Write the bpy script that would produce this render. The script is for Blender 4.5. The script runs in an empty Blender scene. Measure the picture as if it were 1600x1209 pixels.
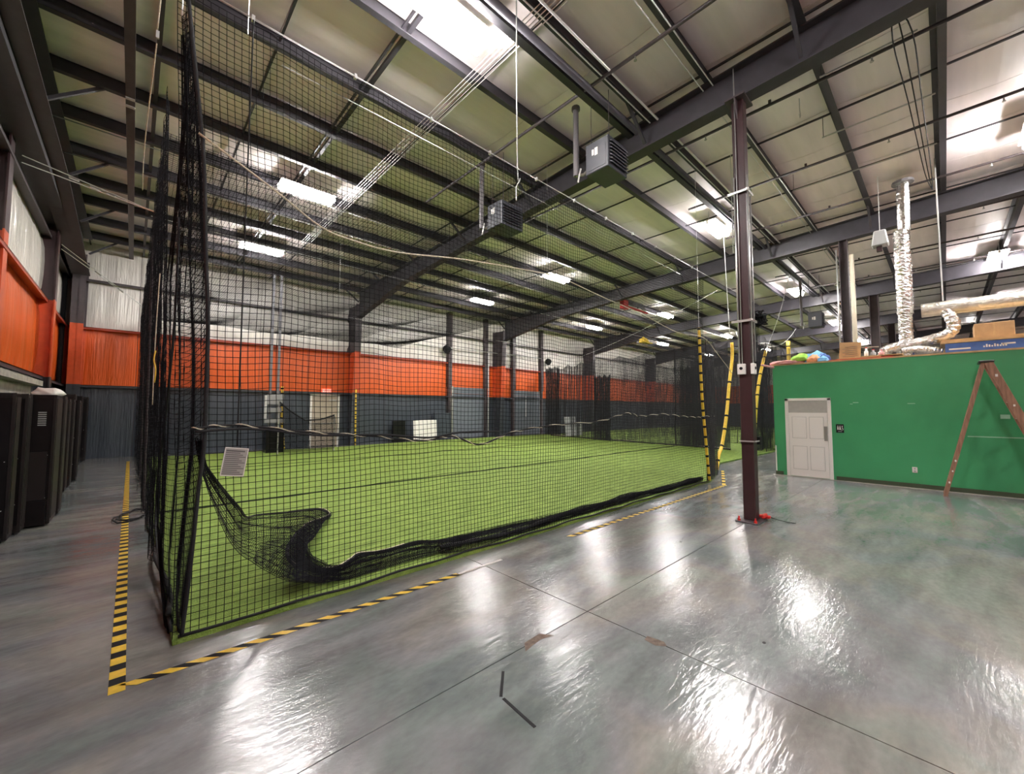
import bpy, math, random
import numpy as np
from mathutils import Vector, Matrix
random.seed(7); np.random.seed(7)
S = bpy.context.scene
COL = S.collection

# ------------------------------------------------------------ camera
cam_d = bpy.data.cameras.new('camera'); cam = bpy.data.objects.new('camera', cam_d); COL.objects.link(cam)
pit, yaw, rol = math.radians(3.28), math.radians(43.1), math.radians(.09)
fw = Vector((math.sin(yaw)*math.cos(pit), math.cos(yaw)*math.cos(pit), math.sin(pit)))
r0 = Vector((math.cos(yaw), -math.sin(yaw), 0)); u0 = r0.cross(fw)
rt = r0*math.cos(rol)+u0*math.sin(rol); upv = rt.cross(fw)
cam.matrix_world = Matrix(((rt.x, upv.x, -fw.x, 0), (rt.y, upv.y, -fw.y, 0), (rt.z, upv.z, -fw.z, 1.65), (0, 0, 0, 1)))
cam_d.sensor_width = 36; cam_d.lens = 36*633/1600; cam_d.clip_start = .05; cam_d.clip_end = 200
S.camera = cam
# ------------------------------------------------------------ world, exposure
w = bpy.data.worlds.new('world'); S.world = w; w.use_nodes = True
w.node_tree.nodes['Background'].inputs[0].default_value = (.5, .55, .6, 1)
w.node_tree.nodes['Background'].inputs[1].default_value = .05
S.view_settings.view_transform = 'Standard'; S.view_settings.look = 'None'
S.view_settings.exposure = 2.15; S.view_settings.gamma = 1; S.view_settings.use_curve_mapping = False
LAMP = 50.0            # emission of the high bay tubes (the room's only light)

# ------------------------------------------------------------ materials
def mat(name, col, rough=.6, metal=0., noise=0., nscale=6., bump=0., bscale=30., spec=.5, stretch=None, emit=None):
    m = bpy.data.materials.new(name); m.use_nodes = True; nt = m.node_tree; b = nt.nodes['Principled BSDF']
    b.inputs['Base Color'].default_value = (*col, 1); b.inputs['Roughness'].default_value = rough
    b.inputs['Metallic'].default_value = metal; b.inputs['Specular IOR Level'].default_value = spec
    if emit:
        b.inputs['Emission Color'].default_value = (*emit[0], 1); b.inputs['Emission Strength'].default_value = emit[1]
    if noise or bump:
        tc = nt.nodes.new('ShaderNodeTexCoord'); mp = nt.nodes.new('ShaderNodeMapping')
        nt.links.new(tc.outputs['Object'], mp.inputs[0])
        if stretch: mp.inputs['Scale'].default_value = stretch
    if noise:
        n = nt.nodes.new('ShaderNodeTexNoise'); n.inputs['Scale'].default_value = nscale; n.inputs['Detail'].default_value = 5
        nt.links.new(mp.outputs[0], n.inputs[0])
        r = nt.nodes.new('ShaderNodeMapRange'); r.inputs[1].default_value = .3; r.inputs[2].default_value = .7
        r.inputs[3].default_value = 1-noise; r.inputs[4].default_value = 1+noise
        nt.links.new(n.outputs[0], r.inputs[0])
        v = nt.nodes.new('ShaderNodeVectorMath'); v.operation = 'SCALE'; v.inputs[0].default_value = col
        nt.links.new(r.outputs[0], v.inputs['Scale']); nt.links.new(v.outputs[0], b.inputs['Base Color'])
    if bump:
        n2 = nt.nodes.new('ShaderNodeTexNoise'); n2.inputs['Scale'].default_value = bscale; n2.inputs['Detail'].default_value = 4
        nt.links.new(mp.outputs[0], n2.inputs[0])
        bp = nt.nodes.new('ShaderNodeBump'); bp.inputs['Strength'].default_value = bump; bp.inputs['Distance'].default_value = .02
        nt.links.new(n2.outputs[0], bp.inputs['Height']); nt.links.new(bp.outputs[0], b.inputs['Normal'])
    return m

M_STEEL = mat('painted_steel', (.06, .046, .05), .45, noise=.15)
M_RAFT = mat('rafter_steel', (.045, .042, .05), .5, noise=.12)
M_COLR = mat('oxide_red_steel', (.038, .014, .016), .42, noise=.2, nscale=4)
M_ROOF = mat('white_vinyl_roof', (.93, .84, .83), .45, noise=.06, nscale=1.5, bump=.25, bscale=3, stretch=(.4, 3, 1))
M_VIN = mat('white_vinyl_wall', (.66, .63, .58), .27, noise=.08, nscale=2, bump=1., bscale=4, stretch=(5, 5, .25))
M_ORG = mat('orange_vinyl', (.70, .115, .018), .36, noise=.12, nscale=2, bump=.8, bscale=4, stretch=(6, 6, .25))
M_ORS = mat('orange_steel', (.42, .05, .018), .4, noise=.1)
M_SLT = mat('slate_vinyl', (.056, .066, .082), .28, noise=.12, nscale=2, bump=1., bscale=4, stretch=(5, 5, .3))
M_SLS = mat('slate_steel', (.05, .055, .065), .45, noise=.1)
M_GRNW = mat('green_painted_wall', (.055, .34, .135), .38, noise=.09, nscale=1.2)
M_WHT = mat('white_paint', (.88, .85, .80), .4)
M_TRANS = mat('grey_transom', (.48, .47, .43), .5, noise=.06, nscale=12)
M_ALU = mat('brushed_metal', (.45, .44, .42), .35, metal=.8)
M_FOIL = mat('crinkled_foil', (.78, .76, .72), .22, metal=1., noise=.12, nscale=10, bump=1., bscale=16)
M_FOILW = mat('foil_faced_wrap', (.74, .71, .62), .3, metal=.85, noise=.1, nscale=8, bump=.8, bscale=20)
M_NET = mat('black_net_twine', (.009, .009, .011), .9, spec=.1)
M_NETF = mat('grey_net_twine', (.045, .045, .05), .9, spec=.1)  # same twine in a paler grey, used for the far divider nets
M_ROPE = mat('black_rope', (.01, .01, .012), .75, noise=.3, nscale=40)
M_ROPEW = mat('pale_rope', (.62, .56, .42), .7, noise=.25, nscale=60)
M_CABLE = mat('steel_cable', (.7, .7, .68), .35, metal=.6)
M_YEL = mat('yellow_tape', (.80, .54, .05), .42, noise=.12, nscale=20)
M_BLK = mat('black_tape', (.009, .009, .011), .65, spec=.25)
M_BLKG = mat('black_cabinet', (.005, .004, .0045), .3, noise=.3, nscale=5, spec=.35)
M_BLK2 = mat('dark_brown_panel', (.009, .0055, .005), .45, noise=.3, nscale=5)
M_WOOD = mat('ladder_wood', (.33, .175, .11), .55, noise=.3, nscale=7, stretch=(4, 4, .6))
M_CARD = mat('cardboard', (.52, .33, .16), .7, noise=.1, nscale=8)
M_PLY = mat('plywood_edge', (.55, .36, .17), .6, noise=.2, nscale=6)
M_BLUE = mat('blue_carton', (.05, .13, .42), .5, noise=.2, nscale=5)
M_RED = mat('red_plastic', (.62, .03, .025), .35)
M_GREY = mat('grey_plastic', (.42, .43, .42), .45)
M_HEAT = mat('heater_casing', (.05, .053, .065), .4, noise=.08)
M_SIGN = mat('grey_sign_board', (.36, .34, .32), .5)
M_SIGNT = mat('sign_print', (.12, .11, .11), .6)
M_CONC = mat('concrete_sill', (.4, .38, .33), .8, noise=.2)
M_TAN = mat('tan_door', (.42, .35, .27), .5, noise=.1)
M_EXIT = mat('exit_sign_red', (.8, .12, .1), .4, emit=((1, .18, .12), .5))
M_PINK = mat('pink_cloth', (.68, .36, .35), .85, noise=.2, nscale=12)
M_LIME = mat('lime_cloth', (.36, .68, .1), .85, noise=.2, nscale=12)
M_SKY = mat('sky_blue_cloth', (.2, .46, .72), .85, noise=.2, nscale=12)
M_PEACH = mat('peach_cloth', (.78, .38, .2), .85, noise=.2, nscale=12)
M_GALV = mat('galvanised_conduit', (.6, .6, .58), .35, metal=.7)
M_PVC = mat('cream_pipe', (.66, .6, .47), .45)
M_LED = mat('led_tube', (1, 1, 1), .5, emit=((1, .955, .94), LAMP))
M_DKG = mat('skirting_green', (.05, .07, .035), .5)

def floor_mat():
    m = bpy.data.materials.new('polished_concrete'); m.use_nodes = True; nt = m.node_tree; b = nt.nodes['Principled BSDF']
    L = nt.links.new; N = nt.nodes.new
    tc = N('ShaderNodeTexCoord')
    def mp(sc, rot=0):
        x = N('ShaderNodeMapping'); x.inputs['Scale'].default_value = sc; x.inputs['Rotation'].default_value = (0, 0, rot); L(tc.outputs['Object'], x.inputs[0]); return x
    def ns(sc, det, m_, dist=0):
        x = N('ShaderNodeTexNoise'); x.inputs['Scale'].default_value = sc; x.inputs['Detail'].default_value = det
        x.inputs['Distortion'].default_value = dist; L(m_.outputs[0], x.inputs[0]); return x
    big = ns(.6, 6, mp((1, 1.3, 1)), .5)
    cr = N('ShaderNodeValToRGB'); e = cr.color_ramp.elements
    e[0].position = .28; e[0].color = (.11, .125, .135, 1); e[1].position = .72; e[1].color = (.27, .25, .215, 1)
    for p, c in ((.4, (.15, .175, .168, 1)), (.48, (.19, .193, .20, 1)), (.55, (.22, .21, .195, 1)), (.62, (.205, .222, .198, 1))):
        k = e.new(p); k.color = c
    L(big.outputs[0], cr.inputs[0])
    st = ns(1.6, 7, mp((.7, 3.2, 1), .25), .25)
    r1 = N('ShaderNodeMapRange'); r1.inputs[1].default_value = .3; r1.inputs[2].default_value = .7; r1.inputs[3].default_value = .78; r1.inputs[4].default_value = 1.22
    L(st.outputs[0], r1.inputs[0])
    v = N('ShaderNodeVectorMath'); v.operation = 'SCALE'; L(cr.outputs[0], v.inputs[0]); L(r1.outputs[0], v.inputs['Scale'])
    fine = ns(14, 8, mp((1, 1.8, 1), -.5))
    r2 = N('ShaderNodeMapRange'); r2.inputs[1].default_value = .3; r2.inputs[2].default_value = .7; r2.inputs[3].default_value = .9; r2.inputs[4].default_value = 1.1
    L(fine.outputs[0], r2.inputs[0])
    v2 = N('ShaderNodeVectorMath'); v2.operation = 'SCALE'; L(v.outputs[0], v2.inputs[0]); L(r2.outputs[0], v2.inputs['Scale'])
    L(v2.outputs[0], b.inputs['Base Color'])
    r3 = N('ShaderNodeMapRange'); r3.inputs[1].default_value = .3; r3.inputs[2].default_value = .7; r3.inputs[3].default_value = .13; r3.inputs[4].default_value = .24
    L(st.outputs[0], r3.inputs[0]); L(r3.outputs[0], b.inputs['Roughness'])
    bp = N('ShaderNodeBump'); bp.inputs['Strength'].default_value = .11; bp.inputs['Distance'].default_value = .03
    n4 = ns(9, 5, mp((.8, 3.4, 1), .3), .1)
    L(n4.outputs[0], bp.inputs['Height']); L(bp.outputs[0], b.inputs['Normal'])
    b.inputs['Specular IOR Level'].default_value = .85
    return m
M_FLOOR = floor_mat()
def turf_mat():
    m = bpy.data.materials.new('green_turf'); m.use_nodes = True; nt = m.node_tree; b = nt.nodes['Principled BSDF']
    L = nt.links.new; N = nt.nodes.new
    tc = N('ShaderNodeTexCoord'); mp = N('ShaderNodeMapping'); mp.inputs['Scale'].default_value = (1, 5, 1); L(tc.outputs['Object'], mp.inputs[0])
    n = N('ShaderNodeTexNoise'); n.inputs['Scale'].default_value = 3; n.inputs['Detail'].default_value = 8; n.inputs['Roughness'].default_value = .75; L(mp.outputs[0], n.inputs[0])
    cr = N('ShaderNodeValToRGB'); e = cr.color_ramp.elements
    e[0].position = .3; e[0].color = (.10, .17, .028, 1); e[1].position = .7; e[1].color = (.32, .45, .095, 1)
    L(n.outputs[0], cr.inputs[0]); L(cr.outputs[0], b.inputs['Base Color'])
    n2 = N('ShaderNodeTexNoise'); n2.inputs['Scale'].default_value = 90; n2.inputs['Detail'].default_value = 4; L(tc.outputs['Object'], n2.inputs[0])
    bp = N('ShaderNodeBump'); bp.inputs['Strength'].default_value = .8; bp.inputs['Distance'].default_value = .02
    L(n2.outputs[0], bp.inputs['Height']); L(bp.outputs[0], b.inputs['Normal'])
    b.inputs['Roughness'].default_value = .75; b.inputs['Specular IOR Level'].default_value = .25
    return m
M_TURF = turf_mat()

# ------------------------------------------------------------ mesh helpers
WL = {}   # world location of every object made
def link(o, parent=None):
    COL.objects.link(o)
    if parent is not None: o.parent = parent
def props(o, label=None, cat=None, group=None, kind=None):
    for k, v in (('label', label), ('category', cat), ('group', group), ('kind', kind)):
        if v: o[k] = v
    return o
def thing(name, label, cat, loc=(0, 0, 0), group=None, kind=None):
    o = bpy.data.objects.new(name, None); o.empty_display_size = .1; link(o); o.location = loc; WL[o] = Vector(loc)
    return props(o, label, cat, group, kind)
class MB:
    def __init__(s): s.v = []; s.f = []; s.m = []
    def add(s, vs, fs, mi=0):
        n = len(s.v); s.v += [tuple(a) for a in vs]; s.f += [tuple(i+n for i in f) for f in fs]; s.m += [mi]*len(fs); return s
    def box(s, a, b, mi=0, R=None, c=None):
        x0, y0, z0 = a; x1, y1, z1 = b
        vs = [Vector(p) for p in ((x0, y0, z0), (x1, y0, z0), (x1, y1, z0), (x0, y1, z0), (x0, y0, z1), (x1, y0, z1), (x1, y1, z1), (x0, y1, z1))]
        if R is not None:
            c = Vector(c) if c is not None else sum(vs, Vector())/8
            vs = [c+R@(p-c) for p in vs]
        return s.add(vs, [(0, 3, 2, 1), (4, 5, 6, 7), (0, 1, 5, 4), (1, 2, 6, 5), (2, 3, 7, 6), (3, 0, 4, 7)], mi)
    def beam(s, p, q, wd, dp, mi=0, upd=(0, 0, 1)):     # rectangular bar from p to q
        p, q = Vector(p), Vector(q); t = (q-p).normalized(); u = Vector(upd); sd = t.cross(u)
        if sd.length < 1e-4: sd = t.cross(Vector((1, 0, 0)))
        sd.normalize(); n = sd.cross(t)
        vs = [e+sd*a*wd/2+n*b*dp/2 for e in (p, q) for a, b in ((-1, -1), (1, -1), (1, 1), (-1, 1))]
        return s.add(vs, [(0, 3, 2, 1), (4, 5, 6, 7), (0, 1, 5, 4), (1, 2, 6, 5), (2, 3, 7, 6), (3, 0, 4, 7)], mi)
    def tube(s, pts, r, n=6, mi=0, cap=True, jit=0):
        pts = [Vector(p) for p in pts]; rs = r if isinstance(r, (list, tuple)) else [r]*len(pts); rings = []
        ref = Vector((0, 0, 1)) if abs((pts[-1]-pts[0]).normalized().z) < .9 else Vector((1, 0, 0))
        base = len(s.v)
        for i, p in enumerate(pts):
            t = (pts[min(i+1, len(pts)-1)]-pts[max(i-1, 0)]).normalized()
            a = t.cross(ref)
            if a.length < 1e-3: a = t.cross(Vector((.3, 1, .2)))
            a.normalize(); b = a.cross(t); ref = b if abs(t.dot(Vector((0, 0, 1)))) > .8 else ref
            for k in range(n):
                g = 2*math.pi*k/n; s.v.append(tuple(p+(a*math.cos(g)+b*math.sin(g))*(rs[i]*(1+random.uniform(-jit, jit)))))
        for i in range(len(pts)-1):
            for k in range(n):
                a0 = base+i*n+k; a1 = base+i*n+(k+1) % n
                s.f.append((a0, a1, a1+n, a0+n)); s.m.append(mi)
        if cap:
            s.f.append(tuple(base+k for k in range(n))[::-1]); s.m.append(mi)
            e = base+(len(pts)-1)*n; s.f.append(tuple(e+k for k in range(n))); s.m.append(mi)
        return s
    def prism(s, poly, axis, a, b, mi=0):       # polygon in the plane normal to axis, extruded from a to b
        def P(u, v, w_): 
            q = [0, 0, 0]; q[axis] = w_; o = [i for i in range(3) if i != axis]; q[o[0]] = u; q[o[1]] = v; return tuple(q)
        n = len(poly); vs = [P(u, v, a) for u, v in poly]+[P(u, v, b) for u, v in poly]
        return s.add(vs, [tuple(range(n))[::-1], tuple(range(n, 2*n))]+[(i, (i+1) % n, (i+1) % n+n, i+n) for i in range(n)], mi)
    def build(s, name, mats, parent=None, smooth=False, bevel=0, **kw):
        if not isinstance(mats, (list, tuple)): mats = [mats]
        if parent is None:
            a = np.array(s.v); off = Vector((float((a[:, 0].min()+a[:, 0].max())/2), float((a[:, 1].min()+a[:, 1].max())/2), float(a[:, 2].min())))
        else: off = WL[parent]
        me = bpy.data.meshes.new(name); me.from_pydata([(x-off.x, y-off.y, z-off.z) for x, y, z in s.v], [], s.f)
        for m in mats: me.materials.append(m)
        if len(mats) > 1: me.polygons.foreach_set('material_index', s.m)
        if smooth: me.polygons.foreach_set('use_smooth', [True]*len(s.f))
        me.update(); me.validate()
        import bmesh
        bm = bmesh.new(); bm.from_mesh(me); bmesh.ops.recalc_face_normals(bm, faces=bm.faces)
        if bevel: bmesh.ops.bevel(bm, geom=bm.edges, offset=bevel, segments=1, affect='EDGES')
        bm.to_mesh(me); bm.free()
        o = bpy.data.objects.new(name, me); link(o, parent)
        if parent is None: o.location = off
        WL[o] = off
        return props(o, **kw)
ORD = ['nearest', 'second', 'third', 'fourth', 'fifth', 'sixth', 'seventh', 'eighth', 'ninth', 'tenth', 'eleventh', 'twelfth', 'thirteenth', 'fourteenth', 'fifteenth', 'sixteenth', 'seventeenth', 'eighteenth', 'nineteenth', 'twentieth', 'twenty-first', 'twenty-second', 'twenty-third']

def strand_mesh(batches, name, m, r, parent=None, ns=3, **kw):
    """batches: arrays (count, n, 3) of strand centre lines; every strand a thin prism, all joined as one net"""
    V = []; F = []; off = 0
    for A in batches:
        A = np.asarray(A, float); c, n, _ = A.shape
        T = np.gradient(A, axis=1); T /= np.linalg.norm(T, axis=2, keepdims=True)+1e-9
        ref = np.where(np.abs(T[..., 2:3]) > .8, np.array([1., 0, 0]), np.array([0, 0, 1.]))
        a = np.cross(T, ref); a /= np.linalg.norm(a, axis=2, keepdims=True)+1e-9; b = np.cross(a, T)
        rings = np.stack([A+r*(a*math.cos(2*math.pi*k/ns)+b*math.sin(2*math.pi*k/ns)) for k in range(ns)], axis=2)
        V.append(rings.reshape(-1, 3))
        idx = np.arange(c*n*ns).reshape(c, n, ns)+off
        i0 = idx[:, :-1, :]; i1 = np.roll(idx, -1, axis=2)[:, :-1, :]; i2 = np.roll(idx, -1, axis=2)[:, 1:, :]; i3 = idx[:, 1:, :]
        F.append(np.stack([i0, i1, i2, i3], axis=-1).reshape(-1, 4)); off += c*n*ns
    V = np.concatenate(V); F = np.concatenate(F)
    if parent is None: o_ = np.array([(V[:, 0].min()+V[:, 0].max())/2, (V[:, 1].min()+V[:, 1].max())/2, V[:, 2].min()])
    else: o_ = np.array(WL[parent])
    V = V-o_
    me = bpy.data.meshes.new(name); me.vertices.add(len(V)); me.vertices.foreach_set('co', V.astype(np.float32).ravel())
    me.loops.add(F.size); me.loops.foreach_set('vertex_index', F.astype(np.int32).ravel())
    me.polygons.add(len(F)); me.polygons.foreach_set('loop_start', np.arange(0, F.size, 4, dtype=np.int32))
    me.materials.append(m); me.update(calc_edges=True)
    o = bpy.data.objects.new(name, me); link(o, parent)
    if parent is None: o.location = tuple(o_)
    WL[o] = Vector([float(q) for q in o_])
    return props(o, **kw)
def net_nodes(fn, nu, nv):
    u, v = np.meshgrid(np.linspace(0, 1, nu+1), np.linspace(0, 1, nv+1))
    return np.stack(fn(u, v), axis=-1)        # (nv+1, nu+1, 3)
def net(name, fn, nu, nv, r, parent=None, su=1, sv=1, **kw):
    P = net_nodes(fn, nu, nv)
    def sub(A, k):
        if k == 1: return A
        i = np.unique(np.append(np.arange(0, A.shape[1], k), A.shape[1]-1)); return A[:, i]
    return strand_mesh([sub(P, su), sub(np.swapaxes(P, 0, 1), sv)], name, M_NET, r, parent, **kw)
def catenary(p, q, sag, n=12):
    p, q = Vector(p), Vector(q); return [p.lerp(q, i/n)-Vector((0, 0, 4*sag*(i/n)*(1-i/n))) for i in range(n+1)]
def smooth_path(pts, k=6):
    P = [Vector(p) for p in pts]; out = []
    for i in range(len(P)-1):
        a, b, c, d = P[max(i-1, 0)], P[i], P[i+1], P[min(i+2, len(P)-1)]
        for j in range(k):
            t = j/k; out.append(.5*((2*b)+(c-a)*t+(2*a-5*b+4*c-d)*t*t+(3*b-a-3*c+d)*t**3))
    return out+[P[-1]]
def twisted(name, path, r, parent=None, **kw):    # dark rope with a pale rope wound round it
    o = MB().tube(path, r, 6).build(name, M_ROPE, parent, smooth=True, **kw)
    pts = []; ph = 0
    for i, p in enumerate(path):
        ph += .9; pts.append(Vector(p)+Vector((0, math.cos(ph)*r*1.5-.4*r, math.sin(ph)*r*1.1)))
    MB().tube(pts, r*.45, 5).build('pale_cord', M_ROPEW, o, smooth=True)
    return o

# ------------------------------------------------------------ the shell
XL, XR, YB, YF = -1.85, 50., 19.7, -14.
ROOF = 7.38
def struct(mb, name, m, **kw): return mb.build(name, m, kind='structure', **kw)
# floor as four slabs around the saw cuts, cuts recessed
fl = bpy.data.objects.new('floor', None); link(fl); WL[fl] = Vector((0, 0, 0)); props(fl, kind='structure')
jx = [XL-.3, 2.8, 11.9, 21., 30.1, 39.2, XR+.3]; jy = [YF-.3, -7.2, 2.08, 11.3, YB+.3]
for i in range(len(jx)-1):
    for j in range(len(jy)-1):
        MB().box((jx[i]+.0035, jy[j]+.0035, -.15), (jx[i+1]-.0035, jy[j+1]-.0035, 0)).build('concrete_slab', M_FLOOR, fl)
MB().box((XL-.3, YF-.3, -.2), (XR+.3, YB+.3, -.012)).build('joint_bed', mat('joint_dirt', (.05, .045, .04), .9), fl)
# chips and marks at the joint
chip = mat('chipped_concrete', (.12, .09, .07), .9, noise=.3, nscale=30)
MB().add([(2.03, 2.03, .002), (2.10, 2.11, .002), (2.26, 2.12, .002), (2.33, 2.03, .002), (2.22, 2.06, .002), (2.12, 2.05, .002)], [(0, 1, 2, 3, 4, 5)]).build('chip', chip, fl)
MB().add([(2.76, 1.55, .002), (2.82, 1.56, .002), (2.84, 1.44, .002), (2.80, 1.40, .002), (2.75, 1.46, .002)], [(0, 1, 2, 3, 4)]).build('chip', chip, fl)

# roof: long insulation strips sagging between purlins
PY = [-12.9, -11.5, -10.1, -8.7, -7.3, -5.9, -4.5, -3.0, -1.55, -.15, 1.2, 2.52, 3.66, 5.2, 6.72, 8.19, 9.6, 11.0, 12.5, 14.0, 15.4, 16.9, 18.45]
ce = bpy.data.objects.new('ceiling', None); link(ce); WL[ce] = Vector((0, 0, 0)); props(ce, kind='structure')
stripw = 1.335; x = 0.08-stripw*2
while x < XR:
    a, b = max(x, XL), min(x+stripw, XR)-.012
    if b > a:
        mb = MB(); ys = [YF]
        for p0, p1 in zip(PY[:-1], PY[1:]): ys += [p0+(p1-p0)*k/4 for k in range(4)]
        ys += [PY[-1], YB]
        prev = None; vs = []; fs = []
        for y in ys:
            d = min(abs(y-p) for p in PY); z = ROOF-.05*min(1, d/.7)**.6
            vs += [(a, y, z), (b, y, z), (b, y, z+.08), (a, y, z+.08)]
        for i in range(len(ys)-1):
            k = i*4; fs += [(k, k+1, k+5, k+4), (k+1, k+2, k+6, k+5), (k+2, k+3, k+7, k+6), (k+3, k, k+4, k+7)]
        mb.add(vs, fs); mb.build('roof_insulation_panel', M_ROOF, ce, smooth=False)
    x += stripw
MB().box((XL-.2, YF-.2, ROOF+.07), (XR+.2, YB+.2, ROOF+.2)).build('roof_deck', M_STEEL, ce)
for y in PY:      # Z purlins
    MB().box((XL, y-.012, ROOF-.27), (XR, y+.012, ROOF-.02)).box((XL, y-.085, ROOF-.275), (XR, y+.012, ROOF-.26)).box((XL, y-.012, ROOF-.045), (XR, y+.085, ROOF-.03)).build('purlin', M_RAFT, ce)
# thin straps under the insulation seams
k = 0; x = .08-stripw
while x < XR:
    if k % 2 == 0: MB().box((x-.015, YF, ROOF-.13), (x+.015, YB, ROOF-.10)).build('seam_strap', M_RAFT, ce)
    elif x < 4: MB().box((x-.03, YF, ROOF-.20), (x+.03, YB, ROOF-.14)).build('bridging_bar', M_RAFT, ce)
    x += stripw; k += 1
MB().box((2.63, YF, ROOF-.2), (2.66, YB, ROOF-.16)).build('bridging_bar', M_RAFT, ce)

# frames: rafter from far wall to behind the camera
FR = [(6.87, 7.62), (14.9, 16.85), (22.9, 26.3), (31.2, 36.2), (39.5, 45.5)]
def fx(i, y): a, b = FR[i]; return a+(b-a)*(y-2)/17.2
def ibeam(mb, P, wd, tf=.025, tw=.02):
    """P: list of (x, y, ztop, zbot) stations; I section with flange width wd across x"""
    for (x0, y0, t0, b0), (x1, y1, t1, b1) in zip(P[:-1], P[1:]):
        for zz in (0, 1):
            def q(x_, y_, z, s): return (x_+s*wd/2, y_, z)
            za, zb = (t0, t1) if zz else (b0, b1); dz = -tf if zz else tf
            mb.add([q(x0, y0, za, -1), q(x0, y0, za, 1), q(x1, y1, zb, 1), q(x1, y1, zb, -1), q(x0, y0, za+dz, -1), q(x0, y0, za+dz, 1), q(x1, y1, zb+dz, 1), q(x1, y1, zb+dz, -1)],
                   [(0, 1, 2, 3), (4, 7, 6, 5), (0, 4, 5, 1), (1, 5, 6, 2), (2, 6, 7, 3), (3, 7, 4, 0)])
        mb.add([(x0-tw/2, y0, b0), (x0+tw/2, y0, b0), (x1+tw/2, y1, b1), (x1-tw/2, y1, b1), (x0-tw/2, y0, t0), (x0+tw/2, y0, t0), (x1+tw/2, y1, t1), (x1-tw/2, y1, t1)],
               [(0, 1, 2, 3), (4, 7, 6, 5), (0, 4, 5, 1), (1, 5, 6, 2), (2, 6, 7, 3), (3, 7, 4, 0)])
    return mb
RT = ROOF-.27
for i in range(5):
    ibeam(MB(), [(fx(i, y), y, RT, b) for y, b in ((YF, 6.5), (-6, 6.62), (2, 6.56), (9, 6.6), (14, 6.5), (18.6, 5.95))], .26).build('rafter', M_RAFT, ce)
    for y in PY:      # flange braces from the rafter's foot up to the purlins
        if y < -4 or PY.index(y) % 2: continue
        for s in (-1, 1):
            MB().beam((fx(i, y)+s*.1, y, 6.66), (fx(i, y)+s*.75, y, RT+.06), .05, .05).build('flange_brace', M_RAFT, ce)
# end frame by the left wall
ibeam(MB(), [(-1.36, YF, RT, 6.4), (-1.36, 2, RT, 6.4), (-1.36, 12, RT, 6.45), (-1.36, 18.5, RT, 5.9)], .42).build('rafter', M_RAFT, ce)
MB().box((-1.84, YF, 6.3), (-1.36, YB, 6.42)).build('rafter_stiffener', M_RAFT, ce)
for y in PY:
    if y > 5 and PY.index(y) % 2 == 0:
        MB().beam((-1.2, y, 6.6), (-.55, y, RT+.04), .05, .05).build('flange_brace', M_RAFT, ce)
# heavier strut running to the back wall in the first bay
MB().box((-.3, YF, RT-.1), (-.18, YB, RT)).build('roof_strut', M_STEEL, ce)
for y in (9.4, 9.65): MB().box((-.3, y-.03, RT-.12), (-.18, y+.03, RT-.1)).build('bolt_plate', M_CABLE, ce)

# ---- walls made of bays
Z1, Z2, Z3 = 2.46, 4.4, 6.02
def vinyl(mb, ax, c, a, b, z0, z1, d, nx, amp):
    """wrinkled sheet on plane axis ax = c between a..b, z0..z1; bulges by amp towards d"""
    nz = 5; vs = []
    for j in range(nz+1):
        for i in range(nx+1):
            u = i/nx; t = j/nz
            w_ = amp*math.sin(math.pi*t)**.5*(0.5+.5*math.sin(u*nx*1.9+a)+.25*math.sin(u*nx*.7+2*a+t))
            if i in (0, nx) or j in (0, nz): w_ = 0
            p = a+(b-a)*u; z = z0+(z1-z0)*t; q = c+d*(.02+w_)
            vs.append((q, p, z) if ax == 0 else (p, q, z))
    fs = [(j*(nx+1)+i, j*(nx+1)+i+1, (j+1)*(nx+1)+i+1, (j+1)*(nx+1)+i) for j in range(nz) for i in range(nx)]
    mb.add(vs, fs)
wb = struct(MB().box((XL-.3, YB, -.1), (XR+.3, YB+.2, ROOF+.2)), 'wall_back', M_STEEL)
wl = struct(MB().box((XL-.2, YF-.3, -.1), (XL, YB+.2, ROOF+.2)), 'wall_left', M_STEEL)
wr = struct(MB().box((XR, YF-.3, -.1), (XR+.2, YB+.2, ROOF+.2)), 'wall_far', M_SLS)
wf = struct(MB().box((XL-.3, YF-.2, -.1), (XR+.3, YF, ROOF+.2)), 'wall_front', M_SLS)
CX = [-1.5, 7.62, 16.85, 26.3, 36.2, 46.2]
def sheets(parent, ax, c, cuts, d, bands, skip=()):
    for a, b in zip(cuts[:-1], cuts[1:]):
        n = max(1, round((b-a)/1.9)); s = (b-a)/n
        for k in range(n):
            for z0, z1, m, amp in bands:
                if any(a+k*s+s/2 > q0 and a+k*s+s/2 < q1 and z0 < 2 for q0, q1 in skip): pass
                mb = MB(); vinyl(mb, ax, c, a+k*s+.008, a+(k+1)*s-.008, z0, z1, d, 12, amp)
                o = mb.build('vinyl_panel', m, parent, smooth=True)
BANDS = [(.0, Z1, M_SLT, .05), (Z1, Z2, M_ORG, .06), (Z2, Z3, M_VIN, .07), (Z3, ROOF, M_VIN, .06)]
sheets(wb, 1, YB, [XL]+CX[1:], -1, BANDS)
sheets(wl, 0, XL, [-14., -3., 4., 9.6, 14.9, YB], 1, BANDS)
sheets(wr, 0, XR, [-14., -3., 4., 9.6, YB], -1, BANDS)
sheets(wf, 1, YF, [XL]+CX[1:], 1, BANDS)
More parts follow.
